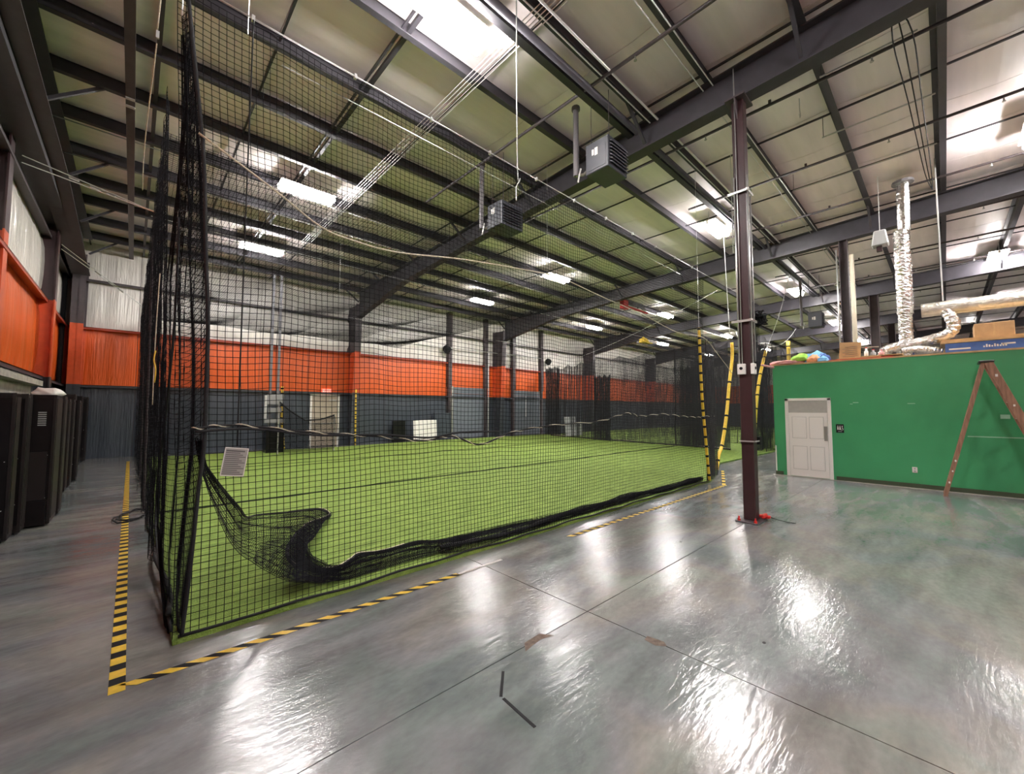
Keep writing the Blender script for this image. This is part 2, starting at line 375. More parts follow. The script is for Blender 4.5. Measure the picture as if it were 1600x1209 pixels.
# girts
for (z, m) in ((Z1, M_SLS), (Z2, M_ORS), (Z3, M_STEEL)):
    MB().box((XL, YB-.22, z-.01), (XR, YB, z+.01)).box((XL, YB-.22, z-.07), (XR, YB-.2, z+.01)).build('girt', m, wb)
    MB().box((XL, -2, z-.01), (XL+.2, YB, z+.01)).box((XL+.18, -2, z-.07), (XL+.2, YB, z+.01)).build('girt', m, wl)
MB().box((XL, 4, 2.2), (XL+.28, 14.6, 2.32)).build('sill', M_CONC, wl)
MB().box((XL, 4, 1.9), (XL+.1, 14.6, 2.2)).build('sill_face', M_CONC, wl)
# columns on the back wall, tapered, painted in the wall's bands
def wallcol(x0, wd, parent):
    d0, d1 = .72, 1.05
    def dep(z): return d0+(d1-d0)*z/6.6
    c = bpy.data.objects.new('column', None); link(c, parent); c.location = Vector((x0, YB, 0))-WL[parent]; WL[c] = Vector((x0, YB, 0))
    for z0, z1, m, nm in ((0, Z1, M_SLS, 'slate_section'), (Z1, Z2, M_ORS if False else M_ORGC, 'orange_section'), (Z2, 6.62, M_STEEL, 'brown_section')):
        f0, f1 = YB-dep(z0), YB-dep(z1); mb = MB()
        mb.add([(x0-wd/2, f0, z0), (x0+wd/2, f0, z0), (x0+wd/2, f0+.03, z0), (x0-wd/2, f0+.03, z0), (x0-wd/2, f1, z1), (x0+wd/2, f1, z1), (x0+wd/2, f1+.03, z1), (x0-wd/2, f1+.03, z1)],
               [(0, 1, 5, 4), (1, 2, 6, 5), (2, 3, 7, 6), (3, 0, 4, 7), (0, 3, 2, 1), (4, 5, 6, 7)])
        mb.add([(x0-.012, f0, z0), (x0+.012, f0, z0), (x0+.012, YB, z0), (x0-.012, YB, z0), (x0-.012, f1, z1), (x0+.012, f1, z1), (x0+.012, YB, z1), (x0-.012, YB, z1)],
               [(0, 1, 5, 4), (1, 2, 6, 5), (2, 3, 7, 6), (3, 0, 4, 7), (0, 3, 2, 1), (4, 5, 6, 7)])
        mb.box((x0-wd/2, YB-.05, z0), (x0+wd/2, YB-.02, z1))
        mb.build(nm, m, c)
    return c
M_ORGC = mat('orange_column_paint', (.60, .085, .02), .42, noise=.1)
for i, cx_ in enumerate(CX): wallcol(cx_ if i else -1.4, .3, wb)
# door-jamb posts on the back wall
for x0 in (13.3, 16.0, 18.35, 21.1): 
    MB().box((x0-.12, YB-.3, 3.0), (x0+.12, YB-.02, ROOF)).box((x0-.08, YB-.26, 0), (x0+.08, YB-.02, 3.0)).build('jamb_post', M_STEEL, wb)
# columns on the left wall
for y0, m2 in ((10.7, .16), (15.3, .3)):
    c = bpy.data.objects.new('column', None); link(c, wl); c.location = Vector((XL, y0, 0))-WL[wl]; WL[c] = Vector((XL, y0, 0))
    for z0, z1, m, nm in ((0, Z1, M_SLS, 'slate_section'), (Z1, Z2+(.0 if y0 > 12 else .25), M_ORGC, 'orange_section'), (Z2+(.0 if y0 > 12 else .25), 7.0, M_COLR, 'brown_section')):
        MB().box((XL, y0-.15, z0), (XL+.03, y0+.15, z1)).box((XL+m2, y0-.15, z0), (XL+m2+.025, y0+.15, z1)).box((XL, y0-.012, z0), (XL+m2, y0+.012, z1)).build(nm, m, c)
MB().box((XL+.1, 15.5, 2.3), (XL+.2, 15.6, 7)).build('white_flashing', M_WHT, wl)
MB().tube([(-1.74, 19.15, 0), (-1.74, 19.15, 7)], .06, 8).build('downspout', M_BLK, wl)

# roll-up doors and exit door on the back wall
def rollup(n, x0, x1, zt):
    d = MB().box((x0-.1, YB-.14, 0), (x0, YB-.02, zt+.05)).box((x1, YB-.14, 0), (x1+.1, YB-.02, zt+.05)).build('door_%d' % n, M_ALU, kind='structure')
    k = 0; z = .02; h = (zt-.02)/8
    while k < 8:
        MB().box((x0, YB-.11, z+.006), (x1, YB-.06, z+h-.006)).box((x0+.1, YB-.118, z+h*.25), (x1-.1, YB-.11, z+h*.75)).build('door_panel', M_SLD, d, bevel=.004); z += h; k += 1
    return d
M_SLD = mat('grey_door_panel', (.15, .17, .2), .4, noise=.05)
d2 = rollup(2, 13.62, 16.0, 3.0); rollup(3, 18.5, 21.0, 2.97)
MB().box((19.6, YB-.135, 1.2), (19.63, YB-.12, 2.6)).build('white_strip', M_WHT, d2)  # thin upright strip in plain white, in front of the right-hand roll-up door
d4 = MB().box((5.86, YB-.1, 0), (5.94, YB-.02, 2.35)).box((7.08, YB-.1, 0), (7.16, YB-.02, 2.35)).box((5.86, YB-.1, 2.3), (7.16, YB-.02, 2.38)).build('door_4', M_WHT, kind='structure')
MB().box((5.95, YB-.08, .02), (7.07, YB-.04, 2.3)).box((6.1, YB-.09, 1.3), (6.92, YB-.08, 2.1)).build('door_leaf', M_TAN, d4)
MB().box((6.66, YB-.12, 2.08), (7.0, YB-.08, 2.14)).build('door_closer', M_ALU, d4)
MB().box((6.0, YB-.13, 1.0), (7.0, YB-.09, 1.06)).build('push_bar', M_ALU, d4)
def text_mesh(name, s, size, m, parent, loc, rot, ext=.002):
    cu = bpy.data.curves.new(name, 'FONT'); cu.body = s; cu.size = size; cu.extrude = ext; cu.align_x = 'CENTER'; cu.align_y = 'CENTER'
    t = bpy.data.objects.new(name, cu); COL.objects.link(t); dg = bpy.context.evaluated_depsgraph_get()
    me = bpy.data.meshes.new_from_object(t.evaluated_get(dg)); bpy.data.objects.remove(t)
    me.materials.clear(); me.materials.append(m)
    o = bpy.data.objects.new(name, me); link(o, parent); o.location = Vector(loc)-WL[parent]; o.rotation_euler = rot; WL[o] = Vector(loc); return o
ex = MB().box((6.35, YB-.14, 2.43), (6.75, YB-.06, 2.62)).build('exit_sign', M_EXIT, label='small red lit exit sign above the tan back door', cat='sign', bevel=.01)
text_mesh('lettering', 'EXIT', .17, M_WHT, ex, (6.55, YB-.142, 2.525), (math.pi/2, 0, 0))

# ---- the green room on the right
M_CARDT = mat('dusty_board', (.30, .27, .23), .8, noise=.15)
GX, GY, GZ = 12.27, 3.07, 2.82
wg = struct(MB().box((GX, -13.5, 0), (GX+.14, GY, GZ)).box((GX+.14, GY-.14, 0), (22, GY, GZ)), 'wall_right', M_GRNW)
MB().box((GX+.05, -13.5, GZ-.02), (22, GY-.05, GZ+.02)).build('room_top', M_CARDT, wg)
MB().box((GX-.02, -13.5, GZ), (GX+.16, GY+.02, GZ+.035)).build('top_plate', M_PLY, wg)
struct(MB().box((GX-.015, -13.5, 0), (GX-.001, 1.83, .1)), 'baseboard_right', M_DKG)
struct(MB().box((GX-.015, 2.90, 0), (GX-.001, GY, .1)), 'baseboard_end', M_DKG)
MB().box((GX-.06, -13.5, .001), (GX-.016, GY+.05, .012)).build('floor_edge_strip', M_CONC, wg)
spk = mat('spackle', (.35, .6, .42), .7)
for y0, z0, w0, h0 in ((1.42, 1.83, .1, .02), (1.5, 1.80, .05, .015), (.5, 1.8, .12, .015), (-.78, 1.5, .12, .08)):
    MB().box((GX-.003, y0-w0/2, z0), (GX-.0005, y0+w0/2, z0+h0)).build('scuff', spk, wg)
MB().box((GX-.006, -3.2, 1.13), (GX-.0005, -.28, 1.15)).build('chalk_line', spk, wg)
MB().box((GX-.012, GY-.03, .02), (GX-.002, GY-.005, .75)).build('bare_corner', M_WHT, wg)
# door_1
y0, y1, zt = 1.88, 2.82, 1.96
dr = MB().box((GX-.03, y0-.0, 0), (GX-.001, y0+.07, zt)).box((GX-.03, y1-.07, 0), (GX-.001, y1, zt)).box((GX-.03, y0, zt-.06), (GX-.001, y1, zt)).build('door_1', M_WHT, kind='structure', bevel=.004)
MB().box((GX-.012, y0+.07, 1.60), (GX-.002, y1-.07, zt-.06)).build('transom_board', M_TRANS, dr)
leaf = MB().box((GX-.02, y0+.075, .02), (GX-.002, y1-.075, 1.6)).build('door_leaf', M_WHT, dr)
yc = (y0+y1)/2
for ya, yb in ((y0+.16, yc-.035), (yc+.035, y1-.15)):
    for za, zb in ((.2, .76), (.97, 1.49)):
        MB().box((GX-.023, ya, za), (GX-.02, yb, zb)).box((GX-.030, ya+.03, za+.03), (GX-.02, yb-.03, zb-.03)).build('raised_panel', M_WHT, leaf, bevel=.002)
        fr = MB()
        for a, b in (((ya-.008, za-.008), (yb+.008, za)), ((ya-.008, zb), (yb+.008, zb+.008)), ((ya-.008, za), (ya, zb)), ((yb, za), (yb+.008, zb))):
            fr.box((GX-.0215, a[0], a[1]), (GX-.02, b[0], b[1]))
        fr.build('panel_groove', M_TRANS, leaf)
MB().box((GX-.032, y0+.085, .92), (GX-.02, y0+.15, 1.27)).build('push_plate', M_ALU, leaf)
# restroom sign, outlet
sg = MB().box((GX-.012, 1.655, 1.13), (GX-.001, 1.80, 1.33)).build('restroom_sign', M_BLK, label='small black restroom sign with white figures right of the white door', cat='sign')
fig = MB()
for yq in (1.765, 1.725):
    fig.box((GX-.014, yq-.012, 1.20), (GX-.012, yq+.012, 1.265)); fig.prism([(yq+.011*math.cos(a*math.pi/4), 1.285+.011*math.sin(a*math.pi/4)) for a in range(8)], 0, GX-.014, GX-.012)
fig.prism([(1.725-.02, 1.20), (1.725+.02, 1.20), (1.725, 1.25)], 0, GX-.0145, GX-.012)
fig.prism([(1.685+.011*math.cos(a*math.pi/4), 1.285+.011*math.sin(a*math.pi/4)) for a in range(8)], 0, GX-.014, GX-.012)
fig.box((GX-.014, 1.68, 1.225), (GX-.012, 1.69, 1.27)); fig.box((GX-.014, 1.668, 1.222), (GX-.012, 1.69, 1.23))
for a in range(10):
    g = math.pi*(.6+a*.14); fig.box((GX-.014, 1.688+.022*math.cos(g)-.004, 1.215+.022*math.sin(g)-.004), (GX-.012, 1.688+.022*math.cos(g)+.004, 1.215+.022*math.sin(g)+.004))
fig.build('pictogram', M_WHT, sg)
MB().box((GX-.014, 1.69, 1.155), (GX-.012, 1.765, 1.165)).build('braille_strip', M_GREY, sg)
ot = MB().box((GX-.012, .46, .33), (GX-.001, .54, .45)).build('wall_outlet', M_WHT, label='white electrical outlet low on the green wall', cat='outlet', bevel=.003)
for z in (.365, .415): MB().box((GX-.014, .485, z-.012), (GX-.012, .515, z+.012)).build('socket', M_GREY, ot)

# ------------------------------------------------------------ high bay lights
def light_proto():
    t = thing('ceiling_light', 'x', 'light', (0, 0, 6.92))
    MB().box((-.62, -.035, 6.93), (.62, .035, 7.03)).box((-.62, -.235, 7.012), (.62, .235, 7.025)).box((-.63, -.16, 6.93), (-.605, .16, 6.96)).box((.605, -.16, 6.93), (.63, .16, 6.96)).build('housing', M_WHT, t, bevel=.006)
    for s in (-1, 1):
        mb = MB(); n = 10; P = [(s*.11+.07*math.cos(2*math.pi*k/n), 6.95+.055*math.sin(2*math.pi*k/n)) for k in range(n)]
        mb.prism(P, 0, -.6, .6); mb.build('led_lens', M_LED, t)
    for s in (-1, 1): MB().tube([(s*.5, 0, 7.03), (s*.5, 0, ROOF-.04)], .006, 4).build('hanger', M_CABLE, t)
    return t
def dup(root, loc, rotz=0, **kw):
    r = root.copy(); COL.objects.link(r); r.location = loc; r.rotation_euler = (0, 0, rotz); WL[r] = Vector(loc)
    for k, v in kw.items(): r[k] = v
    for ch in list(root.children):
        c = ch.copy(); COL.objects.link(c); c.parent = r
        for g in ch.children:
            d = g.copy(); COL.objects.link(d); d.parent = c
    return r
LX = [2.93, 12.3, 21.6, 30.9, 40.2]; LY = [(15.3, 'row along the back wall'), (10.5, 'middle row over the turf'), (4.4, 'row above the front net'), (-1.45, 'row over the green room'), (-7.6, 'row behind the camera')]
OLF = ['leftmost', 'second from left', 'third from left', 'fourth from left', 'rightmost']
lp = light_proto(); first = True
for y, rn in LY:
    for i, x in enumerate(LX):
        if y < -7 and i > 2: continue
        lab = 'bright twin-tube high bay light, %s in the %s' % (OLF[i], rn)
        if first: lp.location = (x, y, 6.92); o = lp; first = False
        else: o = dup(lp, (x, y, 6.92))
        o['label'] = lab; o['category'] = 'light'; o['group'] = 'high bay lights'

# ------------------------------------------------------------ turf
tf = bpy.data.objects.new('turf_field', None); link(tf); tf.location = (13, 10, 0); WL[tf] = Vector((13, 10, 0))
props(tf, 'bright green artificial turf laid on the concrete under the nets', 'turf')
MB().prism([(.27, 3.76), (9.92, 3.8), (11.0, 4.1), (13.4, 4.85), (16, 4.8), (44, 4.3), (44, 8.62), (.27, 8.5)], 2, .002, .035).build('turf_roll', M_TURF, tf)
MB().prism([(.27, 8.56), (44, 8.68), (44, 13.3), (.27, 13.6)], 2, .002, .035).build('turf_roll', M_TURF, tf)
MB().prism([(.27, 13.65), (44, 13.35), (44, 18.6), (18, 18.7), (10.5, 18.75), (6.8, 18.3), (.27, 18.7)], 2, .002, .035).build('turf_roll', M_TURF, tf)

M_SEAM = mat('turf_seam', (.012, .022, .008), .95, spec=.05)
MB().box((.3, 8.46, .03), (18.2, 8.58, .038)).build('seam_strip', M_SEAM, tf)
MB().box((.3, 13.56, .03), (18.2, 13.66, .038)).build('seam_strip', M_SEAM, tf)

# ------------------------------------------------------------ hazard tape
def tape(p, q, wd, step, slant, **kw):
    p, q = Vector((*p, 0)), Vector((*q, 0)); t = (q-p).normalized(); s = Vector((-t.y, t.x, 0)); L = (q-p).length; mb = MB(); x = 0; k = 0; z = Vector((0, 0, .0025))
    while x < L:
        e = min(x+step*(1.0 if k % 2 else 1.15), L)
        a0 = p+t*max(0, x-slant/2)-s*wd/2+z; a1 = p+t*min(L, x+slant/2)+s*wd/2+z; b0 = p+t*(e-slant/2)-s*wd/2+z; b1 = p+t*(e+slant/2)+s*wd/2+z
        if e >= L: b0 = p+t*L-s*wd/2+z; b1 = p+t*L+s*wd/2+z
        mb.add([a0, b0, b1, a1], [(0, 1, 2, 3)], k % 2); x = e; k += 1
    return mb.build('hazard_tape', [M_YEL, M_BLK], cat='tape', **kw)
tape((0.0, 3.37), (-.03, 17.9), .075, .085, 0, label='yellow and black floor tape running down the left aisle to the back wall')
tape((.04, 3.42), (2.46, 3.42), .07, .075, -.09, label='diagonally striped floor tape in front of the net, nearest the camera')
MB().box((2.47, 3.40, .001), (3.05, 3.44, .003)).build('tape_residue', mat('tape_glue', (.55, .53, .5), .5), label='pale strip of tape glue left between the two striped tapes', cat='tape')
tape((4.25, 3.43), (9.66, 3.40), .07, .075, -.05, label='striped floor tape on the far half of the front net edge')
tape((9.66, 3.43), (11.9, 4.25), .07, .2, 0, label='short piece of floor tape turning the corner by the padded posts')

# black floor marks
for (a, b), lab in ((((1.62, 1.82), (1.78, 1.98)), 'short black tape mark on the floor, the upper stroke'), (((1.62, 1.80), (1.60, 1.53)), 'short black tape mark on the floor, the lower stroke')):
    MB().beam((*a, .001), (*b, .001), .018, .002).build('tape_mark', M_BLK, label=lab, cat='tape')
for (x, y, r, lab) in ((3.35, .95, .012, 'tiny black speck on the floor by the bright streak'), (-1.0, 6.0, .03, 'small dark blot on the floor near the black cabinets')):
    MB().prism([(x+r*math.cos(a)*1.4, y+r*math.sin(a)) for a in [k*.785 for k in range(8)]], 2, .0005, .002).build('speck', M_BLK, label=lab, cat='debris')

# ------------------------------------------------------------ netting
def ftop(u, X): return 4.86-.035*np.abs(np.sin(X*math.pi/.85))-.0*u
X0, X1 = .24, 9.75
def front(u, v):
    lx = .27-.15*v**1.3
    X = lx+(X1-lx)*u; top = ftop(u, X)
    Z = .03+(top-.03)*v
    sag = np.sin(math.pi*v)
    Y = 3.79+.05*sag*np.sin(X*.9)+.03*np.sin(X*2.3+v*5)*sag
    Z = Z-.02*np.sin(X*1.7+v*3)*sag+.006*np.sin(X*9+v*14)*sag
    X = X+.012*np.sin(v*11+X*.8)*sag+.004*np.sin(v*31+X*5)*sag
    return X, Y, Z
fnet = net('batting_net', front, 190, 96, .0028, su=2, sv=3, label='long black square-mesh net wall facing the camera', cat='net')
# gathered pleats at the near left corner
def gather(u, v):
    z = .03+4.83*v
    A = np.interp(z, [.03, .32, .67, 1.09, 1.37, 1.75, 2.33, 2.81, 3.55, 4.27, 4.88], [.33, .34, .36, .38, .40, .40, .39, .36, .32, .24, .17])
    By = np.interp(z, [0, .15, .5, 1.3, 2.2, 3.2, 3.8, 4.3, 4.86], [3.9, 4.9, 6.0, 6.4, 6.6, 6.4, 5.4, 4.5, 4.3])
    X = A+(.24-A)*u; Y = 3.8+(By-3.8)*u
    pl = np.sin(math.pi*np.clip(u, 0, 1))
    X = X+(.012+.03*v)*pl*np.sin(u*24+np.sin(v*5)*2); Y = Y+.04*pl*np.cos(u*24)
    z = z-.16*pl*np.clip(z*2, 0, 1)-.03*pl*np.abs(np.sin(u*12+v*2))
    return X, Y, z
net('batting_net', gather, 80, 96, .0022, sv=3, label='pleated black net bunched at the near left corner of the cage', cat='net')
def left(u, v):
    Y = 5.2+14.*u; top = 4.86-.12*np.abs(np.sin(u*math.pi*6))
    Z = .03+top*v
    X = .26-.12*v+(.035+.006*(Y-5))*np.sin(u*70)*(.5+.5*np.cos(v*3.1))+(.015+.003*(Y-5))*np.sin(u*190+v*4)
    X = X-.03*np.exp(-(v*9)**2)*np.abs(np.sin(u*40))
    return X, Y, Z
net('batting_net', left, 400, 90, .0019, sv=3, label='black side net running back along the left aisle', cat='net')
def topn(u, v):
    X = .15+9.6*u; Y = 6.0+12.9*v
    return X, Y, 4.84-.10*np.abs(np.sin(u*math.pi*4))*np.sin(math.pi*np.clip(v*3 % 1, 0, 1))-.03*np.sin(X*2+Y)
net('batting_net', topn, 192, 258, .0029, su=4, sv=4, label='black net roof hung over the middle and back of the turf cage', cat='net')
# folded extra net lying on the turf behind the front net
U = [(.38, 3.87, 1.41), (.42, 4.0, 1.25), (.54, 4.3, 1.06), (.70, 4.75, .84), (.88, 5.2, .6), (1.15, 6.3, .25), (1.45, 7.2, .06), (1.83, 7.02, .07), (2.21, 6.82, .09), (2.23, 6.4, .07), (1.84, 6.11, .07), (1.57, 5.67, .08), (1.37, 5.21, .1), (1.26, 4.79, .1), (1.29, 4.46, .08), (1.53, 4.24, .07), (1.73, 4.35, .07), (1.86, 4.43, .08), (2.08, 4.28, .1), (2.5, 4.32, .1), (2.8, 4.12, .11), (4.0, 4.04, .09), (5.2, 4.02, .08), (7.4, 3.97, .08), (9.67, 3.92, .07)]
Lw = [(.38, 3.86, 1.36), (.41, 3.86, 1.18), (.45, 3.86, 1.02), (.5, 3.86, .88), (.54, 3.86, .76), (.6, 3.86, .62), (.67, 3.87, .51), (.75, 3.88, .43), (.83, 3.89, .35), (.97, 3.9, .23), (1.07, 3.9, .17), (1.17, 3.9, .14), (1.28, 3.9, .1), (1.4, 3.92, .08), (1.5, 3.92, .06), (1.63, 3.93, .05), (1.8, 3.94, .05), (1.95, 3.95, .05), (2.16, 3.95, .05), (2.4, 3.95, .05), (2.64, 3.95, .05), (3.9, 3.93, .05), (5.0, 3.9, .05), (7.4, 3.88, .05), (9.6, 3.86, .05)]
Us = np.array([tuple(p) for p in smooth_path(U, 8)]); Ls = np.array([tuple(p) for p in smooth_path(Lw, 8)])
def fold(off, amp):
    def f(u, v):
        i = u*(len(Us)-1); a = np.stack([np.interp(i, np.arange(len(Us)), Us[:, k]) for k in range(3)], -1); b = np.stack([np.interp(i, np.arange(len(Ls)), Ls[:, k]) for k in range(3)], -1)
        P = b+(a-b)*v[..., None]; m = np.sin(math.pi*v)
        return P[..., 0]+amp*np.sin(v*19+u*9)*m*.5+off*.02, P[..., 1]+.03*np.sin(u*60)*m, P[..., 2]+m*(amp*(.6+.4*np.sin(v*23+u*15+off))+.01*off)
    return f
P1 = net('folded_net', fold(0, .05), 230, 30, .0024, label='slack black net heaped on the turf behind the front net', cat='net')
for q in (1, 2):
    nodes = net_nodes(fold(q, .07), 260, 22)[:, (75 if q == 1 else 85):(300 if q == 1 else 150), :]; strand_mesh([nodes, np.swapaxes(nodes, 0, 1)], 'net_layer', M_NET, .0023, P1)
MB().tube([tuple(p) for p in Us[5:66]], .014, 5).build('hem_rope', M_ROPE, P1)
MB().tube([tuple(p) for p in Us[56:]], .02, 5).build('hem_rope', M_ROPE, P1)
MB().tube([tuple(p+np.array((0, .0, .02))) for p in Us[64:84]], .006, 4).build('pale_cord', M_ROPEW, P1)
MB().tube([tuple(p+np.array((0, .0, .02))) for p in Us[108:150]], .006, 4).build('pale_cord', M_ROPEW, P1)
# rolled net bundle on the turf edge
bp = [(x, 3.93+.05*math.sin(x*1.3), .06+.02*math.sin(x*3)) for x in np.linspace(2.1, 9.6, 60)]
def bundle(u, v):
    X = 2.6+7.1*u; g = v*2*math.pi; r = .045+.04*np.exp(-((X-3.1)/.4)**2)+.012*np.sin(X*5)
    return X, 3.96+.05*np.sin(X*1.3)+r*np.cos(g)*1.5, .085+r*np.sin(g)*.9+.012*np.sin(X*3)
net('net_roll', bundle, 300, 26, .0026, label='black net rolled up along the front turf edge', cat='net')
MB().tube([(x, 3.97+.05*math.sin(x*1.3), .085+.02*math.sin(x*3)) for x in np.linspace(2.6, 9.6, 70)], [.022+.008*math.sin(k*1.7) for k in range(70)], 6).build('core_rope', M_ROPE, bpy.data.objects['net_roll'])
WLf = bpy.data.objects['batting_net']

# ropes of the cage
def rope(name, pts, r, m, label, cat='rope', k=5, n=6, **kw): return MB().tube(smooth_path(pts, k), r, n).build(name, m, smooth=True, label=label, cat=cat, **kw)
rope('corner_rope', [(.17, 3.78, 4.88), (.24, 3.77, 4.27), (.32, 3.77, 3.55), (.36, 3.77, 2.81), (.39, 3.77, 2.33), (.40, 3.77, 1.75), (.40, 3.77, 1.37), (.38, 3.77, 1.09), (.36, 3.77, .67), (.34, 3.77, .32), (.32, 3.77, .05)], .014, M_ROPE, 'thick black rope laced down the near left corner of the net')
rope('edge_rope', [(.24, 4.7, 3.4), (.25, 4.75, 2.6), (.25, 5.3, 1.7), (.24, 6.0, .9), (.24, 6.0, .35), (.26, 4.9, .08), (.27, 3.9, .05)], .011, M_ROPE, 'black edge rope swinging back from the cage corner to the aisle')
rope('hem_rope', [(.3, 3.77, .05)]+[(x, 3.77+.01*math.sin(x*3), .05+.008*math.sin(x*7)) for x in np.linspace(.6, 9.7, 40)], .011, M_ROPE, 'black hem rope along the foot of the front net', k=2)
hr = rope('side_hem_rope', [(.27+.03*math.sin(y*3), y, .06+.04*abs(math.sin(y*2))) for y in np.linspace(4.1, 19, 60)], .02, M_ROPE, 'shaggy black hem of the side net on the turf edge', k=2)
tc = MB().tube([(x, 3.78, 4.88-.0*x) for x in np.linspace(.12, 11.8, 20)], .006, 5).build('support_cable', M_CABLE, smooth=True, label='taut steel cable carrying the top edge of the front net', cat='cable')
for x in np.arange(.6, 9.7, .85): MB().box((x-.012, 3.765, 4.855), (x+.012, 3.795, 4.9)).build('clip', M_CABLE, tc)
MB().tube([(.9, 4.15, 4.9), (9.4, 4.15, 4.86)], .005, 5).build('support_cable', M_CABLE, label='second thin steel cable just behind the front net edge', cat='cable')
for y, lab in ((9.0, 'steel cable across the net roof a third of the way back'), (14.0, 'steel cable across the net roof near the back wall')):
    MB().tube(catenary((.1, y, 4.9), (17.5, y, 4.9), .06), .006, 5).build('support_cable', M_CABLE, label=lab, cat='cable')
rope('bungee_cord', [(.28, 3.74, 3.72), (.8, 3.74, 3.47), (1.16, 3.74, 3.28), (1.45, 3.74, 3.24), (1.91, 3.74, 3.25), (2.8, 3.74, 3.4), (4.26, 3.74, 3.57)], .008, M_ROPEW, 'pale cord sagging across the upper front net from the left corner')
rope('bungee_cord', [(4.26, 3.74, 3.6), (5.4, 3.74, 3.5), (6.73, 3.74, 3.42), (8.2, 3.74, 3.27), (9.5, 3.74, 3.33), (10.3, 3.74, 3.05), (11.2, 3.7, 2.6)], .007, M_ROPEW, 'pale cord across the right half of the front net')
mid = smooth_path([(.32, 3.75, 1.51), (.6, 3.75, 1.53), (1.11, 3.75, 1.46), (1.7, 3.75, 1.40), (2.23, 3.75, 1.33), (2.6, 3.75, 1.36), (3.0, 3.75, 1.25), (3.5, 3.75, 1.37), (4.25, 3.75, 1.44), (5.4, 3.75, 1.48), (6.2, 3.75, 1.6), (6.67, 3.75, 1.55), (7.5, 3.75, 1.58), (8.4, 3.75, 1.53), (9.15, 3.75, 1.5), (9.6, 3.75, 1.52), (11.4, 4.2, 1.5)], 14)
twisted('middle_rope', mid, .010, label='black rope wound with pale cord strung across the front net at chest height', cat='rope')
rope('middle_rope', [(.34, 3.74, 1.49), (.7, 3.74, 1.5), (1.2, 3.74, 1.43), (1.8, 3.74, 1.41), (2.3, 3.74, 1.36), (2.7, 3.74, 1.4), (3.3, 3.74, 1.39)], .011, M_ROPE, 'plain black rope crossing the pale wound rope at left')
rope('sign_cord', [(.6, 3.76, 4.85), (.6, 3.76, 3.0), (.605, 3.76, 1.37)], .006, M_ROPE, 'thin black cord hanging down to the grey notice board')
rope('hoist_rope', [(3.6, 3.77, ROOF-.1), (3.62, 3.77, 4.9), (3.67, 3.77, 4.75), (3.6, 3.77, 4.6), (3.6, 3.77, 4.42)], .008, M_CABLE, 'white rope hanging from the roof with a loose tail at the net edge')
for x, y, z0, lab in ((.6, 4.0, 4.9, 'thin wire from the roof to the net edge near the left corner'), (9.34, 3.76, 3.5, 'thin wire from the roof down to the left padded pole'), (6.7, 6.0, 4.9, 'thin wire from the roof to the net roof over the middle'), (4.3, 12.0, 4.9, 'thin wire from the roof to the net roof far back')):
    MB().tube([(x, y, z0), (x, y, ROOF-.05)], .003, 4).build('hanger_wire', M_CABLE, label=lab, cat='wire')
rope('pulley_rope', [(.02, 4.4, ROOF-.1), (.05, 4.6, 5.9), (.03, 4.9, 5.2)], .006, M_ROPEW, 'pale pulley rope hanging beside the left net corner')
rope('pulley_rope', [(.12, 4.2, ROOF-.1), (.16, 4.2, 5.9), (.17, 4.2, 4.9)], .006, M_CABLE, 'white pulley rope hanging against the net corner')
rope('pulley_rope', [(.03, 4.95, 5.1), (-.02, 6.8, 5.0), (-.02, 8.0, 4.9)], .005, M_ROPEW, 'thin cord running back from the pulley along the aisle')
MB().box((.02, 4.89, 5.12), (.045, 4.91, 5.19)).build('pulley', M_CABLE, label='small metal pulley on the ropes left of the net corner', cat='pulley')
# turnbuckle cables from the left wall
for (p, q, lab) in (((-1.5, 10.3, 5.86), (.2, 8.8, 4.9), 'twin steel cables with turnbuckle from the left wall to the net, nearer pair'), ((-1.5, 15.4, 5.9), (.2, 17.5, 4.9), 'twin steel cables with turnbuckle from the left wall column, farther pair')):
    t = thing('turnbuckle_cable', lab, 'cable', p)
    a, b = Vector(p), Vector(q)
    for s in (0, .12): MB().tube([a-Vector((0, 0, s)), b], .008, 4).build('cable', M_CABLE, t)
    for f in (.35, .5, .62): MB().tube([a.lerp(b, f)-Vector((0, 0, .03)), a.lerp(b, f+.06)-Vector((0, 0, .03))], .02, 6).build('turnbuckle', M_ALU, t)
# loose cable coils by the left tape
pts = []
for k in range(40):
    g = k*.45; rr = .18+.05*math.sin(k*.9); pts.append((.02+rr*1.0*math.cos(g)+.003*k, 8.6+rr*2.2*math.sin(g)+.004*k, .012+.012*(k % 3)))
MB().tube(pts, .009, 5).build('loose_cable', M_ROPE, smooth=True, label='loose black cable looped on the floor across the left tape', cat='cable')
# yellow flecked ropes on the side net
rope('bungee_cord', [(.16, 5.75, 3.12), (.15, 5.72, 2.4), (.15, 5.6, 1.7)], .005, M_ROPEW, 'yellow bungee hanging in the side net near the corner')
yb = rope('yellow_strap', [(.15, 5.5, 2.25), (.14, 5.45, 2.15), (.155, 5.4, 2.05), (.15, 5.4, 1.92)], .007, M_YEL, 'knotted yellow strap hanging in the side net')
for y0, lab in ((9.0, 'slim black pole in the side net, nearer'), (13.0, 'slim black pole in the side net, middle'), (18.9, 'slim black pole in the side net by the back wall')):
    MB().tube([(.2, y0, 0.04), (.14, y0, 4.9)], .02, 6).build('net_pole', M_STEEL, label=lab, cat='pole')

